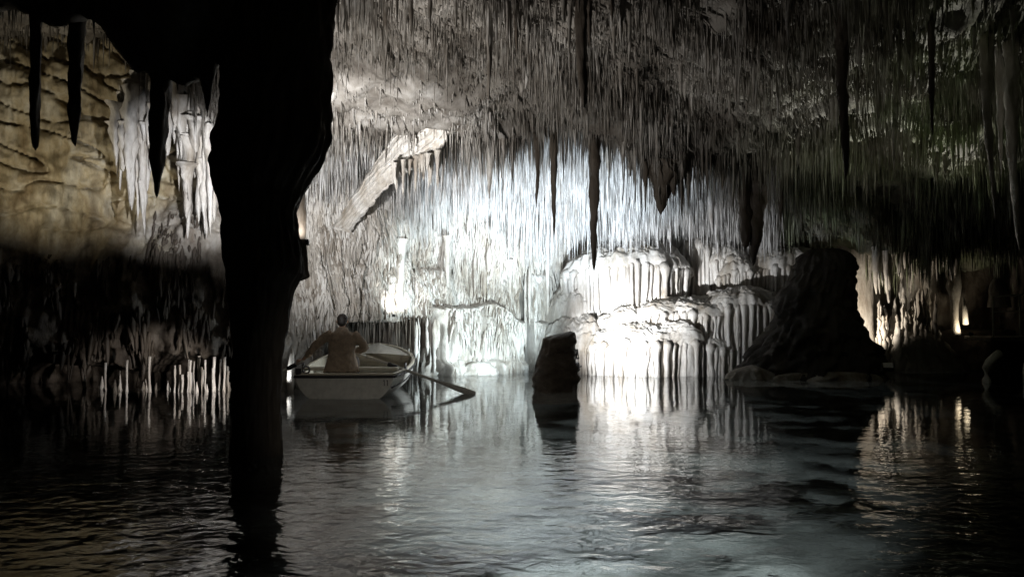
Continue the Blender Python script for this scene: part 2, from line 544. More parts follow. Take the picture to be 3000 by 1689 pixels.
water = link('water', raw_mesh('water', [(-16, -3, 0), (16, -3, 0), (16, 26, 0), (-16, 26, 0)], [(0, 1, 2, 3)], False), 'water', kind='structure')
bx = np.arange(-16, 16.01, 0.16)
by = np.arange(-3, 26.01, 0.16)
X, Y = np.meshgrid(bx, by, indexing='ij')
Z = -1.55 + 0.35 * fbm(X * 0.4, Y * 0.4, 6, 3) + 0.16 * fbm(X * 1.6, Y * 1.6, 2, 3)
Z = np.minimum(Z, -0.6)
link('lake_bed', raw_mesh('lake_bed', np.stack([X, Y, Z], -1), grid_quads(len(bx), len(by))), 'bed', kind='structure')


# ------------------------------------------------------------------ stalactites
def stal_mesh(name, length, r, sides=10, rings=18, p=0.75, seed=0, lump=0.22, tip=0.12, bend=0.04, squash=1.0):
    """tapering from z = 0 down to -length"""
    t = np.linspace(0, 1, rings)
    rr = r * ((1 - t) ** p * (1 - tip) + tip * (1 - t ** 6))
    rr = rr * (1 + 0.5 * np.exp(-(t / 0.06) ** 2))
    rr[-1] = r * 0.01
    a = np.arange(sides) / sides * 2 * np.pi
    A, T = np.meshgrid(a, t, indexing='ij')
    nse = fbm(np.cos(A) * 1.2 + seed * 3.7, np.sin(A) * 1.2 - seed, T * length * 2.2 + seed, 3)
    rad = rr[None] * (1 + lump * nse + 0.10 * np.sin(T * length * 17 + seed + nse * 3))
    cx = bend * length * (perlin(t * 1.5 + seed, seed * 1.3) - perlin(np.array(seed * 1.0), seed * 1.3)) * t
    cy = bend * length * perlin(t * 1.5 - seed, 4 + seed * 0.7) * t
    V = np.stack([np.cos(A) * rad + cx[None], np.sin(A) * rad * squash + cy[None], -T * length], -1).reshape(-1, 3)
    return raw_mesh(name, V, grid_quads(sides, rings, wrap=True))


# 300 of the largest hanging points of the roof, one by one
variants = [stal_mesh('stalactite', 1.0, 0.062, 8, 14, random.uniform(0.6, 1.1), seed=i, lump=0.3, bend=0.05) for i in range(12)]
for v in variants:
    v.materials.append(M['straw'])
cnt = 0
while cnt < 300:
    y = random.uniform(10.2, 20.6) if random.random() < 0.8 else random.uniform(9.3, 12)
    x = random.uniform(-0.62, 0.62) * y
    if x < -4.4 and y > 10:
        if random.random() < 0.75:
            continue
    if -3.2 < x < -0.9 and 12.4 < y < 15.8:
        continue
    if perlin(x * 0.8, y * 0.8, 31) < -0.12:
        continue
    zc = float(ceil_z(x, y))
    ln = random.uniform(0.35, 0.8) * (1.25 if y > 17 else 1.0)
    s = stal = link('stalactite', variants[cnt % 12], None, ceiling)
    w = random.uniform(0.4, 0.9)
    s.location = (x, y, zc + 0.05)
    s.rotation_euler = (0, 0, random.uniform(0, 6.28))
    s.scale = (w, w, ln)
    cnt += 1

# soda straws beyond count
def straws(n, y0, y1, xa, xb, gain, lo_=0.06, mean=0.115, thr=-0.28):
    yy = rng.uniform(y0, y1, n)
    xx = rng.uniform(xa, xb, n) * np.maximum(yy, 11)
    keep = (perlin(xx * 0.9, yy * 0.9, 17) + 0.5 * perlin(xx * 2.7, yy * 2.7, 12) > thr + rng.normal(0, 0.12, n))
    keep &= ~((xx > -3.0) & (xx < -0.9) & (yy > 12.6) & (yy < 15.6) & (rng.random(n) < 0.85))
    keep &= ~((xx < -5.2) & (yy > 10.5) & (rng.random(n) < 0.85))
    xx, yy = xx[keep], yy[keep]
    n = len(xx)
    zz = ceil_z(xx, yy) + 0.03
    clus = 0.5 + sm(perlin(xx * 0.55, yy * 0.55, 3) * 1.1 + 0.5)
    ln = (lo_ + rng.exponential(mean, n)) * clus * np.interp(yy, [9, 14, 16.5, 19, 21], [0.8, 1.0, 1.5, 1.9, 1.5]) * gain
    ln = np.minimum(ln, 1.3)
    rad = (0.006 + rng.exponential(0.005, n)) * (0.8 + 0.7 * ln) * np.where(rng.random(n) < .05, rng.uniform(1.8, 3.0, n), 1)
    a = np.arange(3) / 3 * 2 * np.pi + rng.uniform(0, 6, n)[:, None]
    lv, lr = np.array([0, 0.55, 1.0]), np.array([1.25, 0.75, 0.12])
    lean = rng.normal(0, 0.03, (n, 2))
    V = np.empty((n, 3, 3, 3))
    for k in range(3):
        V[:, :, k, 0] = xx[:, None] + np.cos(a) * rad[:, None] * lr[k] + lean[:, 0:1] * ln[:, None] * lv[k]
        V[:, :, k, 1] = yy[:, None] + np.sin(a) * rad[:, None] * lr[k] + lean[:, 1:2] * ln[:, None] * lv[k]
        V[:, :, k, 2] = (zz - ln * lv[k])[:, None]
    q = grid_quads(3, 3, wrap=True)
    return V.reshape(-1, 3), (q[None] + (np.arange(n) * 9)[:, None, None]).reshape(-1, 4)


V, Q = straws(100000, 9.0, 17.0, -0.64, 0.66, 1.0, 0.05, 0.11, -0.36)
link('soda_straws', raw_mesh('soda_straws', V, Q), 'straw', ceiling, kind='stuff')
V, Q = straws(9000, 17.0, 21.6, 0.33, 0.62, 1.0)
link('brown_soda_straws', raw_mesh('brown_soda_straws', V, Q), 'straw', ceiling, kind='stuff')
V, Q = straws(30000, 16.4, 21.4, -0.30, 0.33, 1.25, 0.10, 0.15, -0.6)
link('white_soda_straws', raw_mesh('white_soda_straws', V, Q), 'whitestraw', ceiling, kind='stuff')

# the large stalactites that stand out, measured one by one: px, tip row, distance, top width in px, profile, label
BIG = [
    (1706, 312, 10.4, 40, 0.35, 'thick dark stalactite reaching down from the top edge, right of centre'),
    (1728, 130, 10.6, 22, 0.5, 'short dark stalactite touching the thick one at the top edge'),
    (1432, 290, 10.8, 20, 0.35, 'thin grey stalactite at the top edge above the pale sloping buttress'),
    (1514, 150, 10.9, 18, 0.6, 'slim stalactite at the top edge between the ochre patch and the thick dark one'),
    (1797, 62, 10.6, 18, 0.7, 'stubby dark stalactite just right of the thick one at the top edge'),
    (1742, 796, 15.4, 34, 0.42, 'long black stalactite whose tip ends just above the blazing flowstone slope'),
    (1622, 690, 15.4, 26, 0.6, 'black pointed stalactite against the white straws above the boulder'),
    (1574, 612, 15.2, 20, 0.7, 'small brown stalactite left of the black pointed one above the boulder'),
    (1938, 628, 15.4, 92, 0.85, 'broad black stalactite with a ragged point above the flowstone dome'),
    (1892, 560, 15.3, 34, 0.8, 'short black spike on the left flank of the broad black stalactite'),
    (1974, 580, 15.3, 36, 0.8, 'short black spike on the right flank of the broad black stalactite'),
    (2186, 728, 15.6, 42, 0.22, 'blunt grey stalactite leaning on the left of the black one above the flowstone'),
    (2216, 778, 15.7, 78, 0.62, 'stout black stalactite with a needle tip above the right of the flowstone'),
    (2120, 560, 15.9, 24, 0.8, 'thin dark stalactite between the two broad black ones'),
    (2474, 525, 11.2, 44, 0.5, 'very long thin dark stalactite in the greenish roof at right'),
    (2290, 660, 17.4, 26, 0.7, 'pale blue grey stalactite right of the stout black one'),
    (2738, 410, 11.4, 20, 0.6, 'thin dark stalactite in the green roof near the right edge'),
]
for i, (px, tipy, d, wpx, p, lab) in enumerate(BIG):
    q0 = at(px, tipy, d)
    zt = float(ceil_z(q0.x, d)) + 0.12
    me = stal_mesh('stalactite', max(zt - q0.z, 0.2), wpx / 2 / 2400 * d, 14, 40, p, seed=40 + i, lump=0.45, bend=0.03)
    me.materials.append(M['dark'] if 'black' in lab or 'dark' in lab or 'brown' in lab else M['straw'])
    o = link('large_stalactite', me, None, None, label=lab, category='stalactite', group='large stalactites hanging from the cave roof')
    o.location = (q0.x, d, zt)
# dark hanging points in front of the ochre wall, and the pale pair at right
for i, (px, tipy, d, wpx, p, mat, lab) in enumerate([
    (92, 440, 8.8, 34, 0.25, 'dark', 'leftmost dark stalactite in front of the ochre wall'),
    (212, 425, 8.9, 50, 0.35, 'dark', 'tapering dark stalactite in front of the ochre wall, right of the leftmost one'),
    (462, 580, 8.8, 66, 0.6, 'dark', 'dark pointed stalactite hanging between the two white draperies'),
    (600, 330, 8.5, 60, 0.9, 'dark', 'stubby dark stalactite beside the top of the black column'),
    (2905, 640, 11.8, 34, 0.8, 'calcite', 'pale lit stalactite at the right edge, the left and shorter of a pair'),
    (2972, 735, 12.0, 40, 0.55, 'calcite', 'pale lit stalactite at the right edge, the right and longer of a pair'),
    (2940, 520, 12.3, 26, 0.8, 'calcite', 'small pale stalactite between the pale pair at the right edge'),
]):
    q0 = at(px, tipy, d)
    zt = float(ceil_z(q0.x, d)) + 0.15
    me = stal_mesh('stalactite', zt - q0.z, wpx / 2 / 2400 * d, 16, 40, p, seed=80 + i, lump=0.5, bend=0.035)
    me.materials.append(M[mat])
    o = link('large_stalactite', me, None, None, label=lab, category='stalactite', group='large stalactites hanging from the cave roof')
    o.location = (q0.x, d, zt)


# ------------------------------------------------------------------ rocks with a measured outline
def outline_rock(name, table, d, depth, mat, seed, lump=0.12, strata=0.0, sides=72, zstep=0.03, flute=0.0, parent=None, below=0.5, fine=5.0, rough=0.05, **props):
    """table rows: (py, left px, right px) measured at distance d; a closed, noisy solid of that width and of real depth"""
    T = sorted(table, key=lambda r: -r[0])
    zt = np.array([at(0, r[0], d).z for r in T])
    lx = np.array([at(r[1], 0, d).x for r in T])
    rx = np.array([at(r[2], 0, d).x for r in T])
    z = np.arange(min(zt[0], -below), zt[-1] + 1e-6, zstep)
    l, r_ = np.interp(z, zt, lx), np.interp(z, zt, rx)
    c, h = (l + r_) / 2, (r_ - l) / 2
    a = np.arange(sides) / sides * 2 * np.pi
    A, Zg = np.meshgrid(a, z, indexing='ij')
    H = np.repeat(h[None], sides, 0)
    hm = h.max()
    nx, ny = np.cos(A) * H / hm, np.sin(A) * H / hm
    s = 1.0 / max(hm, 0.2)
    nse = fbm(nx * hm * 1.4 + seed, ny * hm * 1.4, Zg * 0.9 + seed, 4)
    f2 = fbm(np.cos(A) * fine + seed, np.sin(A) * fine, Zg * fine * 0.45, 3)
    k = 1 + lump * nse + rough * f2 + rough * 0.8 * (1 - 2 * np.abs(perlin(np.cos(A) * fine * .6 + seed, np.sin(A) * fine * .6, Zg * 2.1)))
    if strata:
        st = perlin(Zg * 7 + 1.6 * nse + .8 * np.cos(A + seed), seed + np.sin(A) * 1.1, np.cos(A) * 1.2)
        k = k + strata * np.sign(st) * np.abs(st) ** 0.5
    if flute:
        k = k + flute * (1 - np.abs(perlin(np.cos(A) * 5 + seed, np.sin(A) * 5, Zg * 0.25))) ** 2 - flute * 0.5
    V = np.stack([c[None] + np.cos(A) * H * k, d + depth * np.sin(A) * (H / hm) ** 0.6 * k, Zg], -1)
    Q = grid_quads(sides, len(z), wrap=True)
    V = V.reshape(-1, 3)
    top = np.array([[c[-1], d, z[-1] + 0.02]])
    V = np.vstack([V, top])
    ti = len(V) - 1
    me = raw_mesh(name, V, np.vstack([Q, [(i * len(z) + len(z) - 1, ((i + 1) % sides) * len(z) + len(z) - 1, ti, ti) for i in range(0)] or np.empty((0, 4), int)]).astype(int)) if False else None
    bm = bmesh.new()
    vs = [bm.verts.new(v) for v in V]
    for qd in Q:
        bm.faces.new([vs[i] for i in qd])
    nz = len(z)
    for i in range(sides):
        bm.faces.new([vs[i * nz + nz - 1], vs[((i + 1) % sides) * nz + nz - 1], vs[ti]])
    return bm_obj(name, bm, mat, parent, smooth=True, **props)


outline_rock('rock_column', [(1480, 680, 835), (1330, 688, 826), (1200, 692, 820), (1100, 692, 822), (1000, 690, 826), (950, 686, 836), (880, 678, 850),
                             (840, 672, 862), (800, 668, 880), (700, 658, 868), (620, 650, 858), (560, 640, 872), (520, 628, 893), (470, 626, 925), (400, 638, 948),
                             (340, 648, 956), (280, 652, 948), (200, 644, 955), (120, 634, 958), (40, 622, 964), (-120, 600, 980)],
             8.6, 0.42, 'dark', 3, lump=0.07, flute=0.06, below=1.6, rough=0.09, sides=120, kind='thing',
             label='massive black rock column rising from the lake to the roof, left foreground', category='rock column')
outline_rock('rock_ledge', [(822, 800, 880), (812, 795, 906), (790, 800, 899), (730, 805, 896), (706, 815, 893), (700, 825, 886)], 8.95, 0.16, 'dark', 9,
             lump=0.06, below=-9, label='dark square ledge jutting from the right flank of the black column', category='rock')
outline_rock('column_knob', [(712, 820, 890), (680, 825, 893), (620, 830, 892), (560, 835, 890), (520, 850, 880)], 9.25, 0.12, 'calcite', 21, lump=0.12, below=-9, sides=40,
             label='pale knob of rock glowing on the right flank of the black column', category='rock')
outline_rock('boulder', [(1240, 1545, 1705), (1150, 1562, 1690), (1125, 1564, 1688), (1108, 1566, 1697), (1085, 1569, 1694), (1060, 1574, 1687),
                         (1010, 1586, 1685), (990, 1592, 1685), (984, 1605, 1685), (976, 1640, 1684), (971, 1665, 1682)],
             15.3, 0.42, 'brownrock', 5, lump=0.07, strata=0.075, rough=0.04, zstep=0.02, below=1.5, label='dark layered boulder standing alone in the water before the white flowstone',
             category='boulder')
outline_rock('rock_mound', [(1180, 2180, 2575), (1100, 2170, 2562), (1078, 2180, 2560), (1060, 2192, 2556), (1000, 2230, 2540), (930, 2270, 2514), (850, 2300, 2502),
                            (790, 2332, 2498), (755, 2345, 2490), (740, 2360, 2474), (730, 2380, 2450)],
             18.4, 0.75, 'mound', 12, lump=0.22, strata=0.035, flute=0.12, fine=7, rough=0.09, sides=120, below=1.5, label='big black rock mound at the water right of the white flowstone', category='rock mound')  # left slope stands in for the shadow lying on the flowstone

outline_rock('mound_foot', [(1160, 2120, 2300), (1108, 2130, 2282), (1095, 2136, 2270), (1084, 2150, 2250), (1076, 2172, 2225), (1070, 2190, 2212)],
             18.0, 0.45, 'wall', 14, lump=0.3, strata=0.06, fine=6, rough=0.12, below=1.2, label='low pale rock nose at the left foot of the black mound', category='rock')
outline_rock('mound_foot', [(1150, 2250, 2590), (1108, 2262, 2568), (1099, 2275, 2560), (1090, 2300, 2540), (1085, 2330, 2500)],
             18.0, 0.5, 'wall', 15, lump=0.3, strata=0.07, fine=6, rough=0.12, below=1.2, label='brown rock shelf just above the water along the black mound', category='rock')


# ------------------------------------------------------------------ flowstone cascade
def tier(name, parent, cx, cy, rx, ry, z_rim, dome, z_bot, th0, th1, seed, inward=0.10, mat='calcite', flutes=True, spacing=(0.075, 0.15), frad=(0.032, 0.062),
         ripple=0.03, ends=0.25, droop=0.0, mid=270):
    rs = random.Random(seed)
    R_ = (rx + ry) / 2
    arc = R_ * R(th1 - th0)
    nth = max(24, int(arc / 0.022))
    th = np.linspace(R(th0), R(th1), nth)
    m1, m2 = 64, max(14, int((z_rim - z_bot) / 0.04))
    t1 = np.linspace(0.05, 1, m1)
    rp = np.concatenate([np.sin(t1 * np.pi / 2) ** 0.85, [0.995, 0.97], np.linspace(0.955, 0.955 - inward, m2)])
    zp = np.concatenate([z_rim + dome * np.cos(t1 * np.pi / 2), [z_rim - 0.025, z_rim - 0.05], np.linspace(z_rim - 0.08, z_bot, m2)])
    TH, RP = np.meshgrid(th, rp, indexing='ij')
    ZP = np.repeat(zp[None], nth, 0)
    on_dome = (np.arange(len(rp)) < m1 + 1)[None]
    wob = 0.15 * fbm(np.cos(TH) * 2.2 + seed, np.sin(TH) * 2.2, seed, 3)
    drp = -droop * ((TH - R(mid)) / (R(th1 - th0) / 2)) ** 2 * np.clip(RP, 0, 1) ** 2
    ripl = ripple * (np.abs(perlin(TH * R_ * 3.0, RP * R_ * 6.5, seed)) + 0.5 * np.abs(perlin(TH * R_ * 8, RP * R_ * 14, seed + 4)))
    lum = 0.07 * fbm(TH * R_ * 1.3, RP * R_ * 1.3 + ZP, seed + 9, 3)
    fl = (1 - np.abs(perlin(TH * R_ * 7.5, ZP * 0.5, seed + 2))) ** 2 * 0.09
    caul = 0.030 * np.abs(perlin(TH * R_ * 5.5, RP * R_ * 5.5, seed + 20)) + 0.022 * np.abs(perlin(TH * R_ * 12, RP * R_ * 10, seed + 21))
    ripl = ripl + caul
    rad = RP * (1 + wob) + np.where(on_dome, lum * 0.5, fl - 0.09 + lum * 0.3)
    tt = np.clip((zp - z_bot) / (z_rim - z_bot), 0, 1)[None]
    ZP = ZP + np.where(on_dome, ripl * 1.6 + lum * 1.3, 0.0) + (drp + 0.11 * perlin(TH * R_ * 1.4, 0, seed)) * np.where(on_dome, 1, tt) * (RP > 0.2)
    V = np.stack([cx + rx * rad * np.cos(TH), cy + ry * rad * np.sin(TH), ZP], -1)
    body = link(name, raw_mesh(name, V, grid_quads(nth, len(rp))), mat, parent)
    if not flutes:
        return
    s = rs.uniform(0, 0.1)
    while s < arc:
        a = R(th0) + s / R_
        w = 1 + float(0.15 * fbm(np.array(math.cos(a) * 2.2 + seed), np.array(math.sin(a) * 2.2), seed, 3))
        dz = float(0.11 * perlin(np.array(s + R(th0) * R_) * 1.4, 0, seed)) - droop * ((a - R(mid)) / (R(th1 - th0) / 2)) ** 2
        fr = rs.uniform(*frad) * rs.choice([.6, .9, 1, 1, 1.35])
        tend = 1.0 if rs.random() > ends else rs.uniform(0.45, 0.9)
        k = 12
        t = np.linspace(0, 1, k)
        z = (z_rim + 0.03 + dz) + (z_bot - z_rim - 0.08 - dz) * t * tend
        back = rs.choice([0, 0, 0, .03, .06])
        rr = (0.985 - back - (inward * 0.6) * t) * w + np.interp(t, [0, .08, 1], [-0.07, 0, 0]) + 0.012 * perlin(t * 3 + s * 5, seed + 3)
        aj = a + (0.035 * perlin(t * 2.2 + s * 7, seed) + rs.uniform(-.03, .03) * t) / max(R_, .3)
        pts = np.stack([cx + rx * rr * np.cos(aj), cy + ry * rr * np.sin(aj), z], -1)
        pr = fr * (1 + 0.9 * np.exp(-(t / 0.12) ** 2) - 0.25 * np.sin(t * np.pi) + 0.28 * perlin(t * 4 + s * 3, seed + 1) + 0.12 * perlin(t * 11 + s * 3, seed + 7))
        if tend < 1:
            pr = pr * np.interp(t, [0, 0.6, 1], [1, 0.8, 0.12])
        else:
            pr = pr * (1 + 0.5 * np.exp(-((1 - t) / 0.10) ** 2))
        tube('flute', pts, pr, mat, body, sides=7)
        s += rs.uniform(*spacing) * (0.55 if rs.random() < .35 else 1.25)


flow = empty('flowstone_cascade', (3.4, 20.6, 0), label='great white flowstone cascade of stacked fluted tiers, blazing in the lamplight', category='flowstone')
ABS.add(flow.name)
TIERS = [  # cx, cy, rx, ry, rim, dome, foot, from, to, seed, options
    (2.95, 20.75, 1.65, 1.2, 2.62, 0.55, 1.45, 175, 368, 1, dict(inward=.05, droop=.42, ripple=.06, spacing=(.08, .17), frad=(.035, .07))),           # dome with its fringe
    (4.75, 21.1, 0.55, 0.6, 3.08, 0.26, 1.70, 180, 372, 2, dict(inward=.03, spacing=(.10, .2), frad=(.05, .085), droop=.2)),
    (5.45, 21.0, 0.62, 0.7, 2.78, 0.30, 2.20, 180, 370, 3, dict(droop=.25, ripple=.06)),
    (5.75, 20.75, 0.70, 0.7, 2.42, 0.36, 1.75, 180, 370, 13, dict(droop=.3, ripple=.06)),
    (6.9, 20.9, 1.2, 1.0, 2.60, 0.50, 1.0, 180, 370, 4, dict(inward=.06, droop=.5)),
    (4.3, 20.15, 2.05, 1.0, 1.40, 0.38, 0.80, 180, 365, 5, dict(inward=.05, ripple=.06, droop=.35, spacing=(.06, .13))),   # broad middle shelf
    (5.55, 20.0, 1.2, 1.0, 1.62, 0.40, 0.10, 192, 375, 6, dict(inward=.05, droop=.3, frad=(.025, .075), spacing=(.06, .17))),
    (2.9, 20.1, 0.95, 0.85, 1.15, 0.42, 0.7, 180, 365, 14, dict(droop=.4, ripple=.07, flutes=False)),
    (3.25, 19.65, 1.65, 0.9, 0.74, 0.46, -0.12, 176, 362, 7, dict(inward=.02, ripple=.065, ends=.12, droop=.15, spacing=(.09, .17), frad=(.035, .07))),   # lowest fringe
    (4.75, 19.55, 0.62, 0.6, 0.62, 0.34, -0.12, 176, 365, 8, dict(inward=.02, ends=.1, droop=.15, spacing=(.09, .16), frad=(.035, .065))),
    (4.15, 19.55, 0.5, 0.6, 0.80, 0.26, -0.12, 190, 355, 15, dict(inward=.02, ends=.1, droop=.2, spacing=(.09, .16))),
    (1.75, 20.4, 1.05, 1.05, 0.50, 0.85, -0.12, 170, 372, 9, dict(inward=0.0, ripple=.08, spacing=(.05, .1), frad=(.02, .04), droop=.1)),
    (1.75, 21.0, 0.95, 0.95, 1.30, 0.85, 0.6, 170, 372, 10, dict(inward=0.0, flutes=False, ripple=.09, droop=.4)),
    (2.2, 21.6, 0.9, 0.85, 2.15, 0.75, 1.5, 170, 372, 11, dict(inward=0.0, flutes=False, ripple=.09, droop=.4)),
    (4.1, 21.9, 1.8, 0.9, 3.05, 0.34, 2.4, 175, 365, 12, dict(inward=0.0, ripple=.08, flutes=False, droop=.1)),
]
for (cx, cy, rx_, ry_, zr, dm, zb, a0, a1, sd, kw) in TIERS:
    tier('tier', flow, cx, cy, rx_, ry_, zr, dm, zb, a0, a1, sd, **kw)

# pilasters and drapery of the middle wall
mw_ = empty('wall_drapery', (-0.9, 20.2, 0), label='tall pale curtain of fluted calcite on the wall between boat and boulder', category='drapery')
ABS.add(mw_.name)
for (px0, px1, y0, y1, off) in [(1290, 1500, 700, 893, 0.02), (1295, 1395, 905, 1078, 0.02), (1235, 1290, 800, 890, 0.0), (1405, 1500, 940, 1085, 0.03), (1540, 1620, 780, 1045, 0.05),
                                (1235, 1295, 930, 1075, 0.0)]:
    px = px0
    while px < px1:
        d = 20.2
        tp, bt = at(px, y0 + random.uniform(-14, 10), d), at(px, y1 + random.uniform(-12, 6), d)
        if random.random() < 0.2:
            bt.z += (tp.z - bt.z) * random.uniform(0.1, 0.5)
        k = 10
        t = np.linspace(0, 1, k)
        fronts = [wall_front(tp.x, tp.z + (bt.z - tp.z) * u) for u in t]
        fy = np.minimum(np.array(fronts), np.median(fronts) + 0.1) - off + 0.035 + random.uniform(-.02, .02)
        xs2 = tp.x + 0.02 * perlin(t * 2 + px, 3)
        pts = np.stack([xs2, fy, tp.z + (bt.z - tp.z) * t], -1)
        rr = random.uniform(0.035, 0.085)
        tube('flute', pts, rr * (1 - 0.25 * t + 0.15 * perlin(t * 3 + px * 0.37, 1)) * np.interp(t, [0, 0.25, 0.8, 1], [0.15, 1, .9, 0.15]) * (1 + .3 * perlin(t * 7 + px, 4)), 'calcite', mw_, sides=7)
        px += random.uniform(6, 24)
for i, (px, y0, y1, w, lab) in enumerate([(1495, 760, 986, 12, 'thin bright white stalactite ending beside the dark crevice in the middle wall'),
                                          (1310, 690, 895, 20, 'bright white stalactite on the pale wall above the ledge, behind the boat\'s bow'),
                                          (1604, 740, 985, 16, 'slender white stalactite just above the dark boulder'),
                                          (1170, 700, 930, 40, 'glowing white calcite rib on the wall above the boat\'s bow')]):
    q0 = at(px, y1, 19.6)
    f = wall_front(at(px, y1, 20).x, 2.0) - 0.12
    tp, bt = at(px, y0, f), at(px, y1, f)
    me = stal_mesh('stalactite', tp.z - bt.z, w / 2 / 2400 * f, 9, 24, 0.5, seed=120 + i, bend=0.01)
    me.materials.append(M['calcite'])
    o = link('wall_stalactite', me, None, None, label=lab, category='stalactite')
    o.location = (tp.x, f, tp.z)
# rubble along the foot of the middle wall
for i, (px, py, w, h, lab) in enumerate([(1290, 1078, 62, 40, 'rounded white rock at the water below the pale curtain, nearest the boat'),
                                         (1345, 1080, 36, 30, 'grey rock between the two white ones at the foot of the wall'),
                                         (1400, 1084, 60, 26, 'low white rock at the waterline under the bright wall')]):
    d = 19.6 if py < 1060 else 19.35
    cx0 = at(px, py, d)
    outline_rock('foot_rock', [(py + 60, px - w, px + w), (py + 10, px - w * .9, px + w * .9), (py - h * .3, px - w * .75, px + w * .75), (py - h * .8, px - w * .45, px + w * .5), (py - h, px - w * .2, px + w * .2)],
                 d, 0.3, 'calcite' if 'white' in lab else 'dark', 30 + i, lump=0.45, strata=0.09, sides=56, fine=6, rough=0.16, zstep=.02, label=lab, category='rock', group='rocks along the foot of the wall')

# thin straws and columns inside the low grotto
gro = empty('grotto_fringe', (-2.9, 19.2, 1.2), label='fringe of thin brown stalactites in the low dark grotto behind the boat', category='stalactites')
ABS.add(gro.name)
for i in range(95):
    px = random.uniform(1020, 1245)
    d = random.uniform(18.9, 19.9)
    tp = at(px, 935, d)
    l = random.choice([random.uniform(0.12, 0.5), random.uniform(0.3, 1.0)])
    pts = [(tp.x, d, 1.36), (tp.x + random.uniform(-.01, .01), d, 1.36 - l * .5), (tp.x + random.uniform(-.02, .02), d, 1.36 - l)]
    tube('straw', pts, [0.020, 0.014, 0.006], 'dark', gro, sides=5)  # dark material puts the grotto's shade into the straws
for i in range(60):
    px = random.uniform(1060, 1250)
    d = random.uniform(18.8, 19.5)
    q0 = at(px, 1040, d)
    h = random.uniform(0.25, 0.65)
    tube('straw', [(q0.x, d, -0.1), (q0.x, d, h * .5), (q0.x + random.uniform(-.02, .02), d, h)], [0.035, 0.022, 0.008], 'straw', gro, sides=6)

# the white sloping buttress, upper left: a ribbed ramp from the wall up into the roof
but = empty('white_buttress', at(1010, 620, 17), label='white fan-shaped rock buttress sloping down across the upper left wall', category='buttress')
ABS.add(but.name)
Lc, _ = spline([tuple(at(*p)) for p in [(968, 668, 17.5), (1030, 575, 16.8), (1090, 482, 16.2), (1140, 410, 15.8), (1185, 340, 15.5), (1215, 262, 15.4), (1225, 200, 15.3)]], .03)
Rc, _ = spline([tuple(at(*p)) for p in [(1025, 680, 17.4), (1090, 598, 16.6), (1150, 532, 15.9), (1218, 486, 15.5), (1288, 444, 15.2), (1312, 392, 15.1), (1322, 250, 15.0)]], .03)
nt_ = 150
tq = np.linspace(0, 1, nt_)
Lc = np.stack([np.interp(tq, np.linspace(0, 1, len(Lc)), Lc[:, k]) for k in range(3)], -1)
Rc = np.stack([np.interp(tq, np.linspace(0, 1, len(Rc)), Rc[:, k]) for k in range(3)], -1)
na = 90
wq = np.concatenate([np.linspace(0, 1, na - 20), np.linspace(1, 0, 20)])
front = np.concatenate([np.sin(np.linspace(0, 1, na - 20) * np.pi) ** .35, -.5 * np.sin(np.linspace(0, 1, 20) * np.pi)])
W, T = np.meshgrid(wq, tq, indexing='ij')
F = np.repeat(front[:, None], nt_, 1)
lay = (W * 5.5 - T * 2.2 + .5 * fbm(W * 2, T * 5, 3.0, 2))
saw = lay - np.floor(lay)                                  # overlapping layers, each with a sharp lower edge
ragg = 1 + (.10 * perlin(T * 26, W * 0, 2.0) + .07 * perlin(T * 60, W * 0, 5.0)) * sm((W - .6) / .4)
fib = (1 - np.abs(perlin(W * 26, T * 4, 7.0))) ** 2
Wd = Rc - Lc
V = Lc[None] + Wd[None] * (W * ragg)[..., None]
V = V + np.array([.25, -1.0, .1]) * (F * (.16 + np.where(F > 0, .10 * saw ** 1.5 + .035 * fib, 0)))[..., None]
V = V + .03 * np.stack([fbm(V[..., 0] * 3 + k * 9, V[..., 1] * 3, V[..., 2] * 3, 3) for k in range(3)], -1)
link('ramp', raw_mesh('ramp', V, grid_quads(na, nt_, wrap=True)), 'calcite', but)
for i in range(26):
    px, py = random.uniform(1150, 1290), 0
    py = 505 - (px - 1150) * .25 + random.uniform(-10, 6)
    me = stal_mesh('drip', random.uniform(.25, .8), random.uniform(.025, .06), 7, 14, random.uniform(.5, .9), seed=400 + i, lump=.3)
    me.materials.append(M['wall'])
    o = link('drip', me, None, but)
    o.location = at(px, py - 32, random.uniform(14.9, 15.4))

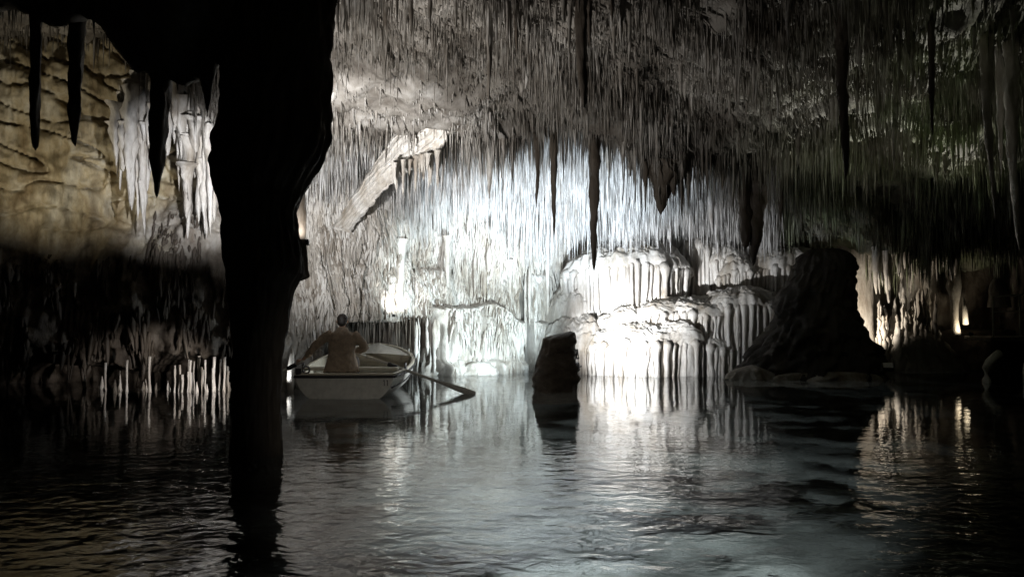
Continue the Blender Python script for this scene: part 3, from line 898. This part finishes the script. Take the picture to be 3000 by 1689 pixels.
# white draperies, upper left
for gi, (cols, lab) in enumerate([
    ([(340, 330, 520), (352, 300, 560), (365, 280, 470), (380, 260, 600), (398, 240, 640), (415, 235, 690), (430, 225, 560), (442, 330, 500), (410, 300, 500), (372, 360, 520)],
     'cluster of white hanging drapery beside the ochre wall, the left of two'),
    ([(478, 260, 470), (492, 225, 440), (508, 200, 420), (520, 215, 560), (536, 240, 640), (552, 250, 700), (566, 300, 520), (580, 250, 655), (596, 265, 610), (612, 390, 690),
      (626, 380, 650), (638, 400, 560), (545, 420, 640), (604, 420, 700)],
     'cluster of white hanging drapery next to the black column, the right of two')]):
    cols = cols + [(px + random.uniform(-9, 9), y0 + random.uniform(-10, 90), y0 + (y1 - y0) * random.uniform(.45, 1.0) + 20) for (px, y0, y1) in cols * 2]
    e = empty('drapery', at(cols[0][0], cols[0][1], 15.2), label=lab, category='drapery', group='white draperies in the upper left')
    for i, (px, y0, y1) in enumerate(cols):
        d = 15.4 + random.uniform(-.35, .25)
        q0 = at(px, y0 - 25, d)
        me = stal_mesh('fold', (y1 - y0 + 25) / 2400 * d, random.uniform(8, 21) / 2400 * d, 10, 30, random.uniform(0.35, .8), seed=200 + gi * 50 + i, lump=0.75, squash=1.5, bend=0.03)
        me.materials.append(M['calcite'])
        o = link('fold', me, None, e)
        o.location = q0 - e.location
        # each fold hangs from the wall: a root reaching back into it
        pts = [(q0.x, d, q0.z - .02), (q0.x, d + 0.7, q0.z + .15), (q0.x, d + 1.5, q0.z + .25)]
        tube('root', [tuple(Vector(p_) - e.location) for p_ in pts], [.05, .10, .18], 'dark', e, sides=7)

# row of little columns and stalagmites at the left waterline
for i in range(46):
    px = random.choice([random.uniform(280, 450), random.uniform(440, 680), random.uniform(505, 680)])
    d = 15.35 + random.uniform(-.25, .35)
    q0 = at(px, 1140, d)
    full = random.random() < (0.7 if px > 505 else 0.15)
    w = random.uniform(0.016, 0.034) if full else random.uniform(0.03, 0.07)
    h = random.uniform(.32, .66) if full else abs(random.gauss(.16, .12)) + .06
    t = np.linspace(0, 1, 9)
    pts = np.stack([q0.x + .03 * perlin(t * 2 + i, 1), d + 0 * t, -0.25 + (h + .25) * t], -1)
    pr = w * (1 + 1.0 * np.exp(-(t / .3) ** 2)) * (np.interp(t, [0, .5, 1], [1, .6, .9]) if full else np.interp(t, [0, .6, 1], [1, .7, .1]))
    tube('waterline_stalagmite', pts, pr, 'calcite' if full or random.random() < .7 else 'wall', None, sides=8,
         label='slim pale ' + ('column standing' if full else 'stalagmite rising') + ' in the row along the left waterline', category='stalagmite',
         group='pale ' + ('columns' if full else 'stalagmites') + ' in the row at the left waterline')

# stalagmite added in place of a brightly lit wall slit beside the boat
q0 = at(853, 1060, 15.7)
me_pts = [(q0.x, 15.7, -0.2), (q0.x, 15.7, .2), (q0.x + .01, 15.7, .45), (q0.x + .02, 15.7, .62), (q0.x + .03, 15.7, .78)]
tube('waterline_stalagmite', me_pts, [.06, .07, .065, .045, .015], 'calcite', None, sides=12, label='white stalagmite added in place of the bright wall slit between the black column and the boat', category='stalagmite')

# ------------------------------------------------------------------ right alcove
outline_rock('lit_column', [(1120, 2470, 2580), (1010, 2488, 2562), (940, 2490, 2556), (870, 2486, 2556), (800, 2488, 2554), (740, 2470, 2566), (690, 2430, 2600), (640, 2380, 2640)],
             21.2, 0.3, 'wall', 60, lump=0.09, flute=0.07, sides=48, fine=8, label='rough brown column lit from its left foot, behind the black mound', category='rock column')
alc = empty('alcove_drapery', (9.6, 21.5, 2.5), label='lit stalactites and folds hanging in the alcove right of the black mound', category='drapery')
ao = alc.location.copy()
for i in range(70):
    px = random.uniform(2560, 2800)
    d = random.uniform(20.6, 21.9)
    y1 = random.uniform(760, 890) if px < 2680 else random.uniform(740, 840)
    q0 = at(px, y1, d)
    zt = float(ceil_z(q0.x, d)) + .05
    me = stal_mesh('fold', max(zt - q0.z, .3), random.uniform(4, 12) / 2400 * d, 9, 28, random.uniform(.3, .9), seed=300 + i, lump=.5, bend=.03)
    me.materials.append(M['calcite'] if px < 2660 else M['wall'])
    o = link('fold', me, None, alc)
    o.location = Vector((q0.x, d, zt)) - ao
def roughen(me, amp, freq, seed=0):
    co = np.empty(len(me.vertices) * 3, np.float32)
    me.vertices.foreach_get('co', co)
    co = co.reshape(-1, 3)
    d3 = np.stack([fbm(co[:, 0] * freq + seed + k * 17, co[:, 1] * freq, co[:, 2] * freq, 3) for k in range(3)], -1)
    me.vertices.foreach_set('co', (co + amp * d3).astype(np.float32).ravel())
    me.update()


alr = empty('alcove_stalagmites', (9.5, 21.2, 0), label='cluster of pale stalagmites and lumpy rock below the alcove drapery', category='stalagmites')
for i in range(54):
    px = random.uniform(2562, 2760)
    d = random.uniform(20.5, 21.6)
    y1 = random.uniform(870, 990) if px < 2640 else random.uniform(835, 990)
    q0 = at(px, y1, d)
    t = np.linspace(0, 1, 26)
    h = q0.z + .2
    pts = np.stack([q0.x + .03 * perlin(t * 2 + i, 2), d + 0 * t, -.2 + h * t], -1) - np.array(alr.location)
    w = random.uniform(.03, .10)
    sg = tube('stalagmite', pts, w * np.interp(t, [0, .5, .9, 1], [1.3, 1, .6, .15]) * (1 + .35 * perlin(t * 7 + i, 5)), 'calcite' if px < 2690 else 'wall', alr, sides=10)
    roughen(sg.data, .05, 6, i)
outline_rock('bank_rock', [(1150, 2545, 2860), (1092, 2560, 2840), (1070, 2565, 2825), (1040, 2570, 2800), (1010, 2575, 2775), (985, 2590, 2740), (970, 2620, 2700)],
             20.9, 0.55, 'wall', 71, lump=0.16, strata=.02, fine=7, label='low rugged rock bank at the water under the alcove stalagmites', category='rock')
outline_rock('bank_rock', [(1140, 2690, 3080), (1060, 2720, 3060), (1010, 2740, 3040), (975, 2760, 3020), (962, 2790, 3010)],
             21.8, 0.9, 'dark', 73, lump=0.10, strata=.01, label='black rock bank carrying the walkway rail at far right', category='rock')
q0 = at(2796, 935, 21.2)
tube('stalagmite', [at(2800, 985, 21.2), at(2797, 935, 21.2), at(2796, 890, 21.25), at(2798, 865, 21.3), at(2794, 840, 21.35), at(2800, 800, 21.4), at(2802, 740, 21.5)],
     [.12, .08, .10, .13, .19, .12, .06], 'calcite', None, sides=14, label='knobbly white stalagmite glowing in lamplight near the right edge', category='stalagmite')
tube('stalagmite', [at(2828, 950, 21.1), at(2826, 905, 21.15), at(2822, 870, 21.2)], [.07, .06, .02], 'calcite', None, sides=10,
     label='small bright stalagmite right beside the knobbly glowing one', category='stalagmite')
outline_rock('round_rock', [(900, 2895, 2960), (870, 2900, 2955), (850, 2899, 2952), (830, 2904, 2946), (815, 2914, 2936)], 20.6, 0.22, 'wall', 77, lump=0.05, below=-9,
             label='dim rounded pale rock behind the walkway rail', category='rock')
rail = empty('railing', at(2960, 960, 20.2), label='thin pale metal railing in the dark at the right edge', category='railing')
ro = rail.location.copy()
A0, A1 = at(2905, 868, 20.3), at(3090, 858, 20.0)
for k, (z0, r0) in enumerate([(0, .022), (-.39, .012)]):
    tube('rail', [A0 + Vector((0, 0, z0)) - ro, (A0 + A1) / 2 + Vector((0, 0, z0)) - ro, A1 + Vector((0, 0, z0)) - ro], r0, 'rail', rail, sides=8)
for f in (0.02, 0.45, 0.9):
    c = A0.lerp(A1, f)
    tube('post', [c - ro + Vector((0, 0, .0)), c - ro + Vector((0, 0, -.5)), c - ro + Vector((0, 0, -1.0))], .024, 'rail', rail, sides=8)
bm = bmesh.new()
c = A0.lerp(A1, .5)
bm_box(bm, (c.x + .1, c.y + .25, c.z - 1.08), (2.2, 1.2, .10))
bm_obj('walkway_slab', bm, 'concrete', None, bevel=.02, label='dark concrete walkway under the railing at the right edge', category='walkway')
tube('pipe', [at(2925, 1034, 17.5), at(2912, 1044, 17.45), at(2895, 1060, 17.42), at(2886, 1078, 17.4), at(2886, 1110, 17.4), at(2888, 1150, 17.4)], .085, 'pale', None, sides=12,
     label='pale bent pipe leaning out of the black water at far right', category='pipe')
tube('pipe', [at(3006, 1062, 17.2), at(3002, 1085, 17.2), at(3002, 1130, 17.2)], .06, 'pale', None, sides=12,
     label='pale pipe end cut off by the right edge, at the water', category='pipe')


# ------------------------------------------------------------------ boat
BL = 4.1
def half_beam(t):
    return np.interp(t, [0, .1, .25, .45, .6, .75, .86, .94, .985, 1.0], [.84, .90, .97, 1.0, .96, .83, .63, .40, .18, .02])
def sheer(t):
    return np.interp(t, [0, .25, .5, .8, 1], [.40, .42, .49, .63, .76])
def keel(t):
    return np.interp(t, [0, .6, .85, 1], [-.12, -.14, -.06, .25])
boat = empty('rowing_boat', (-2.87, 14.08, 0), label='white rowing boat with a black rubbing strip, seen from its broad stern', category='boat')
boat.rotation_euler = (0, 0, R(1.2))
ts = np.concatenate([np.linspace(0, .8, 26), np.linspace(.82, 1, 18)])
ss = np.linspace(0, 1, 16)
def shell(off, zoff):
    rows = []
    for sgn in (1,):
        pass
    Tn = ts
    prof = np.concatenate([-ss[::-1], ss[1:]])
    TT, PP = np.meshgrid(Tn, prof, indexing='ij')
    S = np.abs(PP)
    b_ = np.maximum(half_beam(TT) - off, .005)
    zk = keel(TT) + zoff
    zs2 = sheer(TT)
    xg = np.sign(PP) * b_ * (np.sin(S * np.pi / 2) ** .62) * (0.93 + .07 * S)
    zg = zk + (zs2 - zk) * (1 - np.cos(S * np.pi / 2)) ** 0.95
    yg = TT * BL + .04 * (S - 1) * 0
    return np.stack([xg, yg, zg], -1), prof
Vh, prof = shell(0, 0)
nP = len(prof)
Q = grid_quads(len(ts), nP)
hull = link('hull', raw_mesh('hull', Vh, Q[:, ::-1]), 'white', boat)
Vi, _ = shell(.045, .045)
Vi[..., 1] = np.clip(Vi[..., 1], .035, BL - .06)
link('inner_hull', raw_mesh('inner_hull', Vi, Q), 'cream', boat)
# transom
bm = bmesh.new()
o_ = [bm.verts.new((v[0], v[1] - .035 * math.cos(v[0] / .84 * 1.5), v[2])) for v in Vh[0]]
i_ = [bm.verts.new((v[0], .04, v[2])) for v in Vh[0]]
bm.faces.new(o_[::-1])
bm.faces.new(i_)
for k in range(nP - 1):
    bm.faces.new([o_[k], o_[k + 1], i_[k + 1], i_[k]])
bm.faces.new([o_[-1], o_[0], i_[0], i_[-1]])
transom = bm_obj('transom', bm, 'white', boat)
# gunwale cap and rubbing strip
gp = [(half_beam(t) * 1.0, t * BL, sheer(t)) for t in ts]
path = [(-x, y, z) for x, y, z in gp][::-1]
loop = np.array([(x, y, z) for x, y, z in gp] + path)
capo = loop.copy()
nin = np.array([[math.copysign(.03, p[0]), 0, 0] for p in loop])
tube('gunwale', loop - nin + [0, 0, .012], .032, 'cream', boat, sides=8, flat=(1.2, .55))
tube('rubbing_strip', np.vstack([loop[::1] * [1.012, 1, 1] - [0, 0, .03]]), .022, 'rubber', boat, sides=8)
tw = np.linspace(-.84, .84, 15)
tr = np.array([(x, -.045 * math.cos(x / .84 * 1.5), .40) for x in tw])
tube('transom_cap', tr + [0, .035, .012], .034, 'cream', boat, sides=8, flat=(1.2, .6))
tube('rubbing_strip', tr - [0, .012, .028], .024, 'rubber', boat, sides=8)
# foredeck, bulkhead, thwarts, floor
bm = bmesh.new()
rows = []
for t in np.linspace(.70, .985, 12):
    b2 = half_beam(t) - .05
    rows.append([bm.verts.new((x * b2, t * BL, sheer(t) - .012 + .05 * (1 - x * x))) for x in np.linspace(-1, 1, 11)])
for r0, r1 in zip(rows, rows[1:]):
    for k in range(10):
        bm.faces.new([r0[k], r0[k + 1], r1[k + 1], r1[k]])
bm_obj('foredeck', bm, 'white', boat, smooth=True)
bm = bmesh.new()
tb = .705
b2 = half_beam(tb) - .05
up = [bm.verts.new((x * b2, tb * BL, sheer(tb) - .014 + .05 * (1 - x * x))) for x in np.linspace(-1, 1, 11)]
lo = [bm.verts.new((x * b2 * .8, tb * BL - .03, .02)) for x in np.linspace(-1, 1, 11)]
for k in range(10):
    bm.faces.new([up[k], up[k + 1], lo[k + 1], lo[k]])
bm_obj('bulkhead', bm, 'cream', boat)
for (t, zt, dp, nm) in [(.46, .34, .26, 'thwart'), (.185, .46, .34, 'seat'), (.02, .30, .22, 'stern_bench')]:
    bm = bmesh.new()
    bm_box(bm, (0, t * BL + dp / 2 * (nm == 'stern_bench') + (.05 if nm == 'stern_bench' else 0), zt), ((half_beam(t) - .07) * 2 * (.93 if nm != 'seat' else .95), dp, .045))
    bm_obj(nm, bm, 'white' if nm != 'seat' else 'cream', boat, bevel=.012)
bm = bmesh.new()
for k in range(7):
    bm_box(bm, ((k - 3) * .15, 1.45, .06 + .0), (.135, 2.6, .02))
bm_obj('floor_boards', bm, 'cream', boat, bevel=.004, kind='stuff')
# rowlocks
for sx in (-1, 1):
    t = .235
    bx0 = sx * (half_beam(t) - .03)
    e = boat
    rl = tube('rowlock', [(bx0, t * BL, sheer(t)), (bx0, t * BL, sheer(t) + .06)], .022, 'metal', boat, sides=8)
    aa = np.linspace(-.15, np.pi + .15, 12)
    tube('rowlock_horn', np.stack([bx0 + 0 * aa, t * BL + .06 * np.cos(aa), sheer(t) + .12 - .06 * np.sin(aa)], -1), .014, 'metal', rl, sides=8)
    bm = bmesh.new()
    bm_box(bm, (bx0 - sx * .02, t * BL, sheer(t) + .01), (.10, .22, .05))
    bm_obj('rowlock_block', bm, 'rubber', boat, bevel=.01)
# little stern fitting at left: a mooring ring and cleat
aa = np.linspace(0, 2 * np.pi, 20)
tube('mooring_ring', np.stack([-.66 + .06 * np.cos(aa), 0.02 + 0 * aa, .49 + .06 * np.sin(aa)], -1), .016, 'metal', boat, sides=7, cap=False)
bm = bmesh.new()
bm_box(bm, (-.79, .03, .46), (.09, .09, .11))
bm_obj('cleat', bm, 'rubber', boat, bevel=.012)
# number 11 and dark stripe on the starboard quarter
def on_hull(t, s, out=.004):
    b0 = half_beam(t)
    zk, z2 = keel(t), sheer(t)
    x = b0 * (math.sin(s * math.pi / 2) ** .62) * (.93 + .07 * s)
    z = zk + (z2 - zk) * (1 - math.cos(s * math.pi / 2)) ** .95
    return Vector((x, t * BL, z))
def sticker(name, quads, mat, parent):
    bm = bmesh.new()
    for qd in quads:
        bm.faces.new([bm.verts.new(p) for p in qd])
    bmesh.ops.recalc_face_normals(bm, faces=bm.faces)
    r = bmesh.ops.extrude_face_region(bm, geom=bm.faces[:])
    return bm_obj(name, bm, mat, parent)
for x0 in (.735, .79):
    yb = -.035 * math.cos(x0 / .84 * 1.5)
    bm = bmesh.new()
    bm_box(bm, (x0 - .055, -.040 * math.cos((x0 - .05) / .84 * 1.5) - .002, .265), (.011, .008, .10))
    bm_box(bm, (x0 - .064, -.040 * math.cos((x0 - .05) / .84 * 1.5) - .0025, .305), (.018, .008, .014))
    bm_obj('numeral', bm, 'rubber', transom)
st = [on_hull(t, s) + Vector((.012, 0, 0)) for t, s in zip(np.linspace(.03, .42, 9), np.linspace(.70, .80, 9))]
tube('hull_stripe', st, .014, 'rubber', hull, sides=7)

# ------------------------------------------------------------------ oars
def oar(name, p_handle, p_lock, p_tip, label):
    hv, tv = Vector(p_handle), Vector(p_tip)
    dirv = (tv - hv).normalized()
    Lg = (tv - hv).length
    e = empty(name, hv, label=label, category='oar', group='oars of the white rowing boat')
    f = lambda s: tuple(dirv * s)
    tube('shaft', [f(.22), f(Lg * .5), f(Lg - .62)], [.026, .028, .024], 'oar', e, sides=10)
    tube('grip', [f(-.06), f(.08), f(.23)], .021, 'oar', e, sides=8)
    tube('blade', [f(Lg - .66), f(Lg - .5), f(Lg - .2), f(Lg - .02), f(Lg)], [.024, .045, .062, .06, .045], 'oar', e, sides=10, flat=(.3, 1.0))
    s = (Vector(p_lock) - hv).dot(dirv)
    tube('collar', [f(s - .09), f(s + .09)], .039, 'rubber', e, sides=10)
    return e
hs = at(1042, 1032, 15.05)
oar('oar', hs, at(1150, 1074, 15.0), at(1392, 1154, 14.85), 'grey oar reaching right from the rowing boat into the water')
hp = at(884, 1058, 14.9)
oar('oar', hp, at(868, 1086, 15.0), at(690, 1160, 15.2), 'oar on the left side of the rowing boat, held at the gunwale')

# ------------------------------------------------------------------ the oarsman
MX = -3.05
def ell(c, r, nu=16, nv=12):
    a = np.arange(nu) / nu * 2 * np.pi
    bt_ = np.linspace(-np.pi / 2, np.pi / 2, nv)
    A, B = np.meshgrid(a, bt_, indexing='ij')
    V = np.stack([c[0] + r[0] * np.cos(A) * np.cos(B), c[1] + r[1] * np.sin(A) * np.cos(B), c[2] + r[2] * np.sin(B)], -1).reshape(-1, 3)
    return V, grid_quads(nu, nv, wrap=True)
def limb(pts, rad, sides=12):
    p, _ = spline(pts, .03)
    t = np.linspace(0, 1, len(p))
    r = np.interp(t, np.linspace(0, 1, len(rad)), rad)
    p, r = capped(p, r)
    return tube_arrays(p, r, sides)
def loft(rows, sides=28):
    """rows: (z, cx, cy, rx, ry)"""
    rows = np.array(rows, float)
    zq = np.linspace(rows[0, 0], rows[-1, 0], 26)
    c = np.stack([np.interp(zq, rows[:, 0], rows[:, k]) for k in range(5)], -1)
    a = np.arange(sides) / sides * 2 * np.pi
    A = a[:, None]
    V = np.stack([c[None, :, 1] + c[None, :, 3] * np.sign(np.cos(A)) * np.abs(np.cos(A)) ** .8, c[None, :, 2] + c[None, :, 4] * np.sign(np.sin(A)) * np.abs(np.sin(A)) ** .8,
                  np.repeat(c[None, :, 0], sides, 0)], -1)
    # pinch the ends shut
    V = np.concatenate([np.repeat(V[:, :1].mean(0, keepdims=True), sides, 0), V, np.repeat(V[:, -1:].mean(0, keepdims=True), sides, 0)], 1)
    return V.reshape(-1, 3), grid_quads(sides, V.shape[1], wrap=True)
def fused(name, parts, voxel, mat, parent=None, smooth=4, **props):
    V, Q = join(parts)
    me = raw_mesh(name + '_raw', V, Q)
    tmp = bpy.data.objects.new('tmp', me)
    COL.objects.link(tmp)
    bmw = bmesh.new()
    bmw.from_mesh(me)
    bmesh.ops.remove_doubles(bmw, verts=bmw.verts, dist=1e-5)
    bmesh.ops.recalc_face_normals(bmw, faces=bmw.faces)
    bmw.to_mesh(me)
    bmw.free()
    md = tmp.modifiers.new('r', 'REMESH')
    md.mode = 'VOXEL'
    md.voxel_size = voxel
    m2 = tmp.modifiers.new('s', 'SMOOTH')
    m2.iterations = smooth
    m2.factor = .5
    dg = bpy.context.evaluated_depsgraph_get()
    out = bpy.data.meshes.new_from_object(tmp.evaluated_get(dg))
    out.name = name
    for p_ in out.polygons:
        p_.use_smooth = True
    bpy.data.objects.remove(tmp)
    bpy.data.meshes.remove(me)
    out.materials.clear()
    return link(name, out, mat, parent, **props)

bx0, by0 = MX, 14.72
def pp(x, y, z):
    return (bx0 + x, by0 + y, z)
sL, sR = pp(-.19, 0, 1.08), pp(.19, 0, 1.08)
eL, eR = pp(-.46, .06, .90), pp(.39, .07, .845)
hL, hR = (hp.x + .02, hp.y, hp.z + .02), (hs.x - .01, hs.y, hs.z + .01)
wL = tuple(np.array(eL) + (np.array(hL) - np.array(eL)) * .78)
wR = tuple(np.array(eR) + (np.array(hR) - np.array(eR)) * .78)
def hand(center, axis):
    """palm and five fingers closed round an oar handle whose direction is axis"""
    c, ax = np.array(center), np.array(axis) / np.linalg.norm(axis)
    up_ = np.cross(ax, [0, 1, 0])
    up_ /= np.linalg.norm(up_)
    fw = np.cross(up_, ax)
    out = [ell(tuple(c + up_ * .035 - fw * .02), (.042, .042, .03))]
    for k, lf in enumerate((.9, 1.0, .96, .78)):
        o0 = c + ax * (-.036 + .024 * k)
        pts = [o0 + up_ * .04 - fw * .01, o0 + up_ * .036 + fw * .03 * lf, o0 + fw * .042 * lf - up_ * .002, o0 - up_ * .028 * lf + fw * .022, o0 - up_ * .03 * lf - fw * .004]
        out.append(limb([tuple(p_) for p_ in pts], [.0105, .010, .0095, .009, .008], 8))
    pts = [c - ax * .045 + up_ * .03 - fw * .02, c - ax * .05 + up_ * .0 - fw * .035, c - ax * .03 - up_ * .028 - fw * .015]
    out.append(limb([tuple(p_) for p_ in pts], [.012, .011, .009], 8))
    return out
hc = pp(0, .03, 1.325)
parts = [ell(hc, (.078, .098, .118), 24, 18), ell(pp(0, .10, 1.29), (.055, .045, .07)), ell(pp(0, .14, 1.325), (.014, .02, .024)), ell(pp(0, .128, 1.262), (.028, .014, .012)),
         ell(pp(-.092, .035, 1.31), (.016, .026, .034)), ell(pp(.092, .035, 1.31), (.014, .026, .034)), ell(pp(0, .115, 1.355), (.055, .016, .012)),
         limb([pp(0, .0, 1.10), pp(0, .005, 1.18), pp(0, .02, 1.27)], [.075, .058, .056]),
         loft([(.50, bx0, by0, .17, .12), (.62, bx0, by0, .175, .125), (.80, bx0, by0, .16, .11), (1.0, bx0, by0, .19, .115), (1.10, bx0, by0, .17, .09), (1.15, bx0, by0, .07, .06)]),
         limb([sL, eL, wL, hL], [.06, .05, .034, .03]), limb([sR, eR, wR, hR], [.06, .05, .034, .03]),
         limb([pp(-.1, .02, .60), pp(-.15, .42, .58), pp(-.15, .50, .2), pp(-.15, .49, .14)], [.10, .075, .055, .045]),
         limb([pp(.1, .02, .60), pp(.15, .42, .58), pp(.15, .50, .2), pp(.15, .49, .14)], [.10, .075, .055, .045])]
oar_ax_R = np.array(at(1392, 1154, 14.85)) - np.array(hs)
oar_ax_L = np.array(at(690, 1160, 15.2)) - np.array(hp)
parts += hand(tuple(hs + Vector(oar_ax_R).normalized() * .03), oar_ax_R) + hand(tuple(hp + Vector(oar_ax_L).normalized() * .03), -oar_ax_L)
person = fused('person', parts, .0075, 'skin', smooth=3, label='oarsman in a brown jacket sitting in the rowing boat, seen from behind', category='person')
jk = [loft([(.40, bx0, by0 - .01, .325, .21), (.50, bx0, by0 - .01, .29, .20), (.66, bx0, by0, .245, .165), (.85, bx0, by0, .235, .145), (1.0, bx0, by0, .25, .145), (1.08, bx0, by0, .225, .125), (1.135, bx0, by0 + .005, .13, .10), (1.20, bx0, by0 + .01, .088, .085)]),
      limb([sL, tuple(np.array(sL) * .5 + np.array(eL) * .5 + [0, 0, .015]), eL, wL], [.092, .082, .072, .054]),
      limb([sR, tuple(np.array(sR) * .5 + np.array(eR) * .5 + [0, 0, .015]), eR, wR], [.092, .085, .075, .054])]
jo = fused('jacket', jk, .013, 'jacket', person, smooth=5)
# cloth folds
co = np.empty(len(jo.data.vertices) * 3, np.float32)
jo.data.vertices.foreach_get('co', co)
co = co.reshape(-1, 3)
no = np.empty(len(jo.data.vertices) * 3, np.float32)
jo.data.vertices.foreach_get('normal', no)
no = no.reshape(-1, 3)
f = .016 * perlin(co[:, 0] * 9 + co[:, 2] * 6, co[:, 1] * 9, co[:, 2] * 7) + .006 * perlin(co[:, 0] * 22, co[:, 1] * 22, co[:, 2] * 12)
co += no * f[:, None]
jo.data.vertices.foreach_set('co', co.ravel())
fused('trousers', [loft([(.47, bx0, by0 + .02, .20, .15), (.55, bx0, by0 + .02, .21, .16), (.68, bx0, by0, .19, .14)]),
                   limb([pp(-.1, .02, .59), pp(-.15, .42, .58), pp(-.15, .50, .24), pp(-.15, .50, .17)], [.125, .095, .075, .07]),
                   limb([pp(.1, .02, .59), pp(.15, .42, .58), pp(.15, .50, .24), pp(.15, .50, .17)], [.125, .095, .075, .07])], .015, 'trouser', person)
for sx in (-.15, .15):
    V, Q = ell(pp(sx, .55, .115), (.05, .14, .05))
    link('shoe', raw_mesh('shoe', V, Q), 'rubber', person)
hair = fused('hair', [ell(pp(0, .012, 1.345), (.096, .104, .106), 24, 18), ell(pp(0, -.04, 1.30), (.084, .06, .085)), ell(pp(0, .10, 1.41), (.05, .03, .02))], .009, 'hair', person, smooth=2)
for sx in (-.03, .03):
    V, Q = ell(pp(sx, .122, 1.337), (.012, .009, .008))
    link('eye', raw_mesh('eye', V, Q), 'eye', person)


# ------------------------------------------------------------------ floodlights of the show cave
def floodlight(pos, target, power, cone, color, label, size=.06, blend=.6, scale=1.0):
    pos, target = Vector(pos), Vector(target)
    e = empty('floodlight', pos, label=label, category='floodlight', group='floodlights hidden about the cave')
    q = (target - pos).to_track_quat('-Z', 'Y')
    rot = q.to_matrix()
    s = scale
    bm = bmesh.new()
    bm_box(bm, rot @ Vector((0, 0, .09 * s)), (.22 * s, .17 * s, .10 * s), rot)
    for k in range(4):
        bm_box(bm, rot @ Vector(((k - 1.5) * .05 * s, 0, .16 * s)), (.012 * s, .15 * s, .06 * s), rot)
    hs_ = bm_obj('housing', bm, 'black', e, bevel=.008 * s)
    bm = bmesh.new()
    bm_box(bm, rot @ Vector((0, 0, .037 * s)), (.19 * s, .14 * s, .006 * s), rot)
    bm_obj('glass', bm, 'glass', hs_)
    bm = bmesh.new()
    bm_box(bm, rot @ Vector((-.125 * s, 0, .09 * s)), (.012 * s, .03 * s, .2 * s), rot)
    bm_box(bm, rot @ Vector((.125 * s, 0, .09 * s)), (.012 * s, .03 * s, .2 * s), rot)
    bm_box(bm, rot @ Vector((0, 0, .20 * s)), (.27 * s, .035 * s, .012 * s), rot)
    bm_obj('bracket', bm, 'metal', e)
    ld = bpy.data.lights.new('lamp', 'SPOT')
    ld.energy = power
    ld.spot_size = R(cone)
    ld.spot_blend = blend
    ld.color = color
    ld.shadow_soft_size = size
    lo = bpy.data.objects.new('lamp', ld)
    COL.objects.link(lo)
    lo.parent = e
    lo.rotation_euler = q.to_euler()
    return e


COOL, NEUT, WARM, CYAN = (.90, .96, 1.0), (1, .96, .90), (1, .80, .55), (.80, .95, 1.0)
floodlight((1.0, 16.05, .42), (3.8, 20.0, 1.5), 2000, 68, (.94, .97, 1.0), 'black floodlight behind the dark boulder turned on the white flowstone', blend=.9)
floodlight((1.25, 16.15, .42), (3.2, 19.6, 1.15), 1100, 38, (.97, .98, 1.0), 'narrow floodlight behind the dark boulder turned on the flowstone dome', blend=1.0)
floodlight((.75, 15.95, .62), (-1.2, 20.0, 2.0), 1500, 70, CYAN, 'black floodlight behind the dark boulder turned on the pale middle wall')
floodlight((1.15, 15.9, .75), (1.0, 18.5, 4.4), 2900, 86, (.78, .90, 1.0), 'black floodlight behind the dark boulder turned up to the roof straws', blend=.8)
floodlight((.62, 15.8, .85), (-2.5, 15.6, .55), 260, 34, (.88, .96, 1.0), 'black floodlight behind the dark boulder turned on the boat')
floodlight((-2.66, 18.45, 1.42), (-2.62, 18.95, 2.3), 45, 125, NEUT, 'small floodlight on the lip of the grotto behind the boat', scale=.3)
floodlight((-3.0, 9.55, 2.3), (-2.9, 15.8, 4.2), 2700, 62, (.98, .98, .98), 'floodlight on the back of the black column turned on the white buttress', scale=.8, blend=.9)
floodlight((-2.75, 9.6, 1.5), (-.9, 12.9, 5.2), 900, 98, (1, .95, .89), 'floodlight on the back of the black column turned up to the roof', scale=.8, blend=1.0)
floodlight((-3.1, 9.5, 2.6), (-6.1, 15.3, 3.9), 2000, 28, (.96, .97, 1), 'floodlight on the back of the black column turned on the white draperies', scale=.8, blend=.8)
floodlight((-2.27, 8.98, 2.28), (-2.30, 9.25, 2.75), 9, 120, (1, .9, .8), 'small floodlight on the ledge of the black column', size=.03, scale=.35)
floodlight((-8.9, 13.6, 2.9), (-8.6, 16.2, 5.4), 150, 112, (1, .90, .70), 'floodlight below the ochre wall', scale=.8, blend=1.0)
floodlight((-4.05, 13.2, .35), (-6.3, 15.5, .1), 330, 36, (1, .93, .87), 'floodlight behind the black column turned on the row of stalagmites', scale=.8)
floodlight((-4.43, 15.45, .2), (-4.23, 15.7, .5), 16, 120, COOL, 'tiny floodlight added to light the stand-in white stalagmite', size=.03, scale=.4)  # added lamp, only to make the stand-in stalagmite bright
floodlight((8.2, 19.9, .75), (9.3, 21.4, 1.5), 260, 84, (1, .88, .72), 'floodlight behind the black mound turned into the alcove')
floodlight((7.95, 17.35, .38), (6.9, 13.9, 4.7), 1050, 72, (1, .97, .85), 'floodlight at the right foot of the black mound turned up to the green roof', blend=1.0)
floodlight((11.60, 20.8, .95), (11.45, 21.2, 1.35), 22, 110, (1, .86, .62), 'small floodlight at the foot of the knobbly stalagmite', size=.03, scale=.5)
floodlight((.5, .9, .6), (-1.7, 14.8, .7), 340, 30, (1, .93, .82), 'added floodlight out of view on the near bank, lighting the boat and its oarsman', blend=1.0)  # added, unseen: front light for boat and rower
floodlight((.2, 2.4, -.35), (.9, 7.5, -1.4), 1050, 58, (.90, .98, 1.0), 'underwater floodlight under the near bank', blend=1.0)
